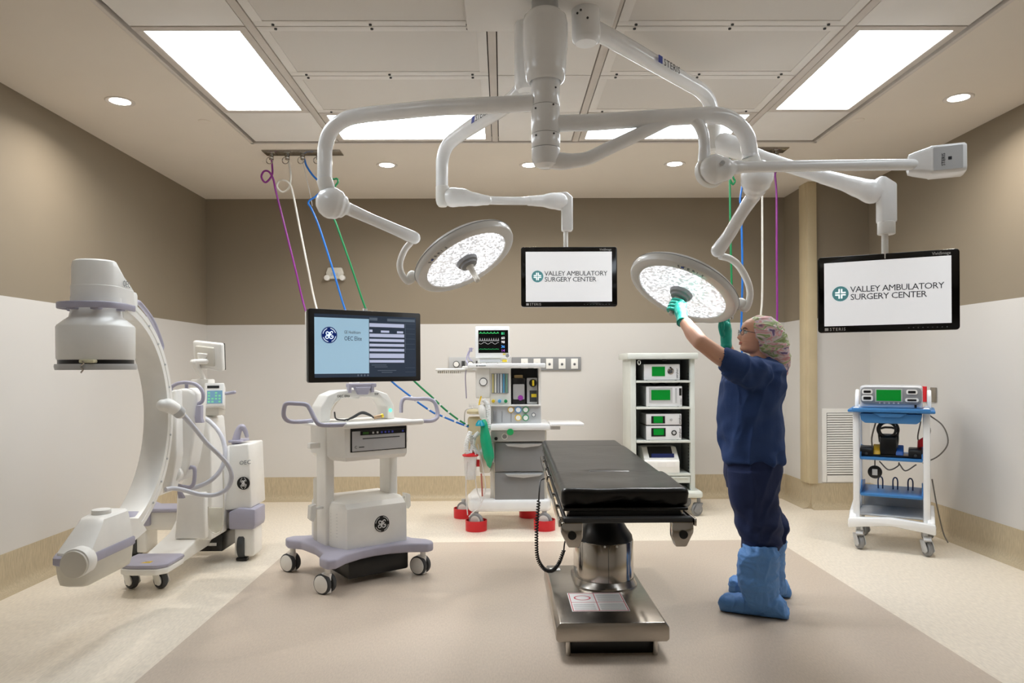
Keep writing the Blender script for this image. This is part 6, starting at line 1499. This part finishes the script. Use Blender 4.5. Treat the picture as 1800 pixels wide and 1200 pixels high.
# --- trousers -----------------------------------------------------
g = G().rings([ering(U(c_[0], c_[1], PYc), rx * MPP, ry, 32, e=.9) for c_, rx, ry in (((1323, 785), 45, .165), ((1323, 805), 47, .172), ((1323, 835), 45.5, .172), ((1324, 860), 43, .165))])
for dy, o1, hemy in ((-.085, 0, 0), (.105, 9, -4)):
    g.rings([ering(Q(c_[0] + o1 * k, c_[1] + hemy * k, dy), rx * MPP, ry, 28, e=.92) for c_, rx, ry, k in (((1323, 822), 43, .095, 0), ((1323, 855), 42.5, .098, 0), ((1326, 890), 40, .095, .2), ((1334, 915), 39, .09, .5), ((1340, 935), 36, .085, 1), ((1340, 948), 33, .08, 1), ((1339, 958), 29, .072, 1))])
tro = pp(g, 'trousers', M_pants)
def trod(p, n):
    k = min(1, max(0, (U(0, 850, PYc).z - p.z) / .25))
    w = math.sin(p.z * 60 + p.x * 28 + 4 * noise.noise(p * 5))
    return fold(p, n, .009 + .009 * k) + w * .005 * k - .002
remesh(tro, .006, 3, trod, 1)
# --- boot covers --------------------------------------------------
def boot(dy, o1, T, H, name_lab):
    g = G()
    g.rings([ering(Q(c_[0] + o1, c_[1], dy), rx * MPP, ry, 30, e=.9) for c_, rx, ry in (((1334, 948), 27, .072), ((1334, 952), 30, .08), ((1334, 960), 32, .086), ((1333, 985), 32, .086), ((1333, 1010), 31, .082), ((1335, 1030), 31, .08), ((1339, 1043), 27, .07), ((1341, 1055), 24, .06))])
    T, H = Uz(*T, 0.0), Uz(*H, 0.0)
    d = (H - T); L = d.length; d.normalize(); s = V((-d.y, d.x, 0))
    sec = []
    for t, w, h in ((0, .02, .05), (.02, .035, .075), (.08, .05, .09), (.2, .056, .092), (.4, .06, .105), (.6, .066, .135), (.8, .066, .14), (.93, .058, .085), (1, .035, .03)):
        c = T + d * L * t
        ring = []
        for k in range(24):
            a = 2 * PI * k / 24; ca, sa = math.cos(a), math.sin(a)
            ring.append(c + s * w * math.copysign(abs(ca) ** .8, ca) + V((0, 0, max(0.002, h / 2 + h / 2 * math.copysign(abs(sa) ** .85, sa)))))
        sec.append(ring)
    g.rings(sec)
    o = pp(g, 'boot_cover', M_boot)
    def bd_(p, n):
        w = 1 - abs(noise.noise(V((p.x * 18, p.y * 18, p.z * 10)))); w2 = 1 - abs(noise.noise(V((p.x * 9 + 7, p.y * 9, p.z * 22))))
        an = .6 * math.exp(-((p.z - .13) / .03) ** 2) + .8 * math.exp(-((p.z - .37) / .02) ** 2)
        dd = w ** 5 * .008 + w2 ** 6 * .006 + noise.noise(p * 9) * .008 - an * .008 + an * .004 * math.sin(p.x * 160)
        return dd * min(1, max(0, (p.z - .004) / .03))
    remesh(o, .0055, 2, bd_, 0)
    for v in o.data.vertices:
        if v.co.z < .002: v.co.z = .002
    return o
boot(-.115, 0, (1266, 1072), (1387, 1087), '')
boot(.15, 14, (1281, 1040), (1389, 1049), '')
# --- hands --------------------------------------------------------
h0 = hcen
q_ = (wr_n - h0); q_ = (q_ - lampR_n * q_.dot(lampR_n)).normalized(); m_ = lampR_n.cross(q_)
g = G()
pc = h0 + q_ * .036
g.tube([wr_n + (wr_n - pc).normalized() * .02, wr_n, wr_n.lerp(pc, .5), pc], [.031, .030, .034, .030], 18, 5, rnd=True)
g.tube([pc - lampR_n * .028, pc, pc + lampR_n * .03], [.018, .024, .018], 16, 4, rnd=True)
for k in range(4):
    p0 = h0 + lampR_n * (-.033 + k * .0205); rr_ = .0275 + (.002 if k in (1, 2) else 0); ln = (205, 225, 215, 190)[k]
    pts = [p0 + (q_ * math.cos(math.radians(a)) + m_ * math.sin(math.radians(a))) * (rr_ if a > 45 else rr_ + .012 * (1 - a / 45)) for a in [0, 25, 60, 100, 140, 175, ln]]
    g.tube(pts, [.0105, .0105, .0098, .0096, .009, .0085, .0075], 12, 4, rnd=True)
tp_ = h0 + lampR_n * -.04
g.tube([wr_n.lerp(pc, .45) - lampR_n * .012, h0 + q_ * .04 - m_ * .022 - lampR_n * .03, tp_ - m_ * .033 + q_ * .012, tp_ - m_ * .03 - q_ * .012, tp_ - m_ * .016 - q_ * .026], [.016, .014, .0125, .011, .009], 12, 4, rnd=True)
gn_ = pp(g, 'glove', M_glove)
remesh(gn_, .0024, 2, lambda p, n: noise.noise(V((p.x * 60, p.y * 60, p.z * 30))) * .0012)
dwr = (wr_n - pc).normalized()
pp(G().lathe([(.030, -.012), (.0315, 0), (.0335, .012), (.0325, .014), (.0295, .0), (.030, -.012)], wr_n + dwr * .018, dwr, 28), 'glove_cuff', M_glove, gn_)
pf = U(1276, 582, 4.09)
g = G()
g.tube([wr_f + V((0, 0, -.01)), wr_f, wr_f.lerp(pf, .5), pf, U(1276.5, 573, 4.07)], [.032, .031, .032, .034, .028], 18, 5, rnd=True)
for k in range(4):
    y_ = 4.055 + k * .0195 ; x_ = 1270 + k * 3.6
    g.tube([U(x_, 578, y_), U(x_, 570, y_ - .006), U(x_ - .5, 563, y_ - .018), U(x_ - 2.5, 558, y_ - .026)], [.0115, .0105, .0095, .0085], 12, 4, rnd=True)
g.tube([U(1270, 588, 4.07), U(1266.5, 578, 4.055), U(1266, 571, 4.045), U(1267, 566, 4.04)], [.015, .0125, .0115, .0095], 12, 4, rnd=True)
gf_ = pp(g, 'glove', M_glove)
remesh(gf_, .0026, 2, lambda p, n: noise.noise(V((p.x * 60, p.y * 60, p.z * 30))) * .0012)
print('BODY', len(body.data.vertices), len(top.data.vertices))
def px_of(p):
    d = p - V((0, 0, CAM_H)); c, s = math.cos(YAW), math.sin(YAW); x, y = c * d.x + s * d.y, -s * d.x + c * d.y
    c, s = math.cos(ROLL), math.sin(ROLL); a, b = c * x + s * d.z, -s * x + c * d.z
    return CX + F_PX * a / y, CY - F_PX * b / y
print('HANDLE', px_of(lampR_c), px_of(hcen), px_of(lampR_c + lampR_n * .15), hcen, wr_n)
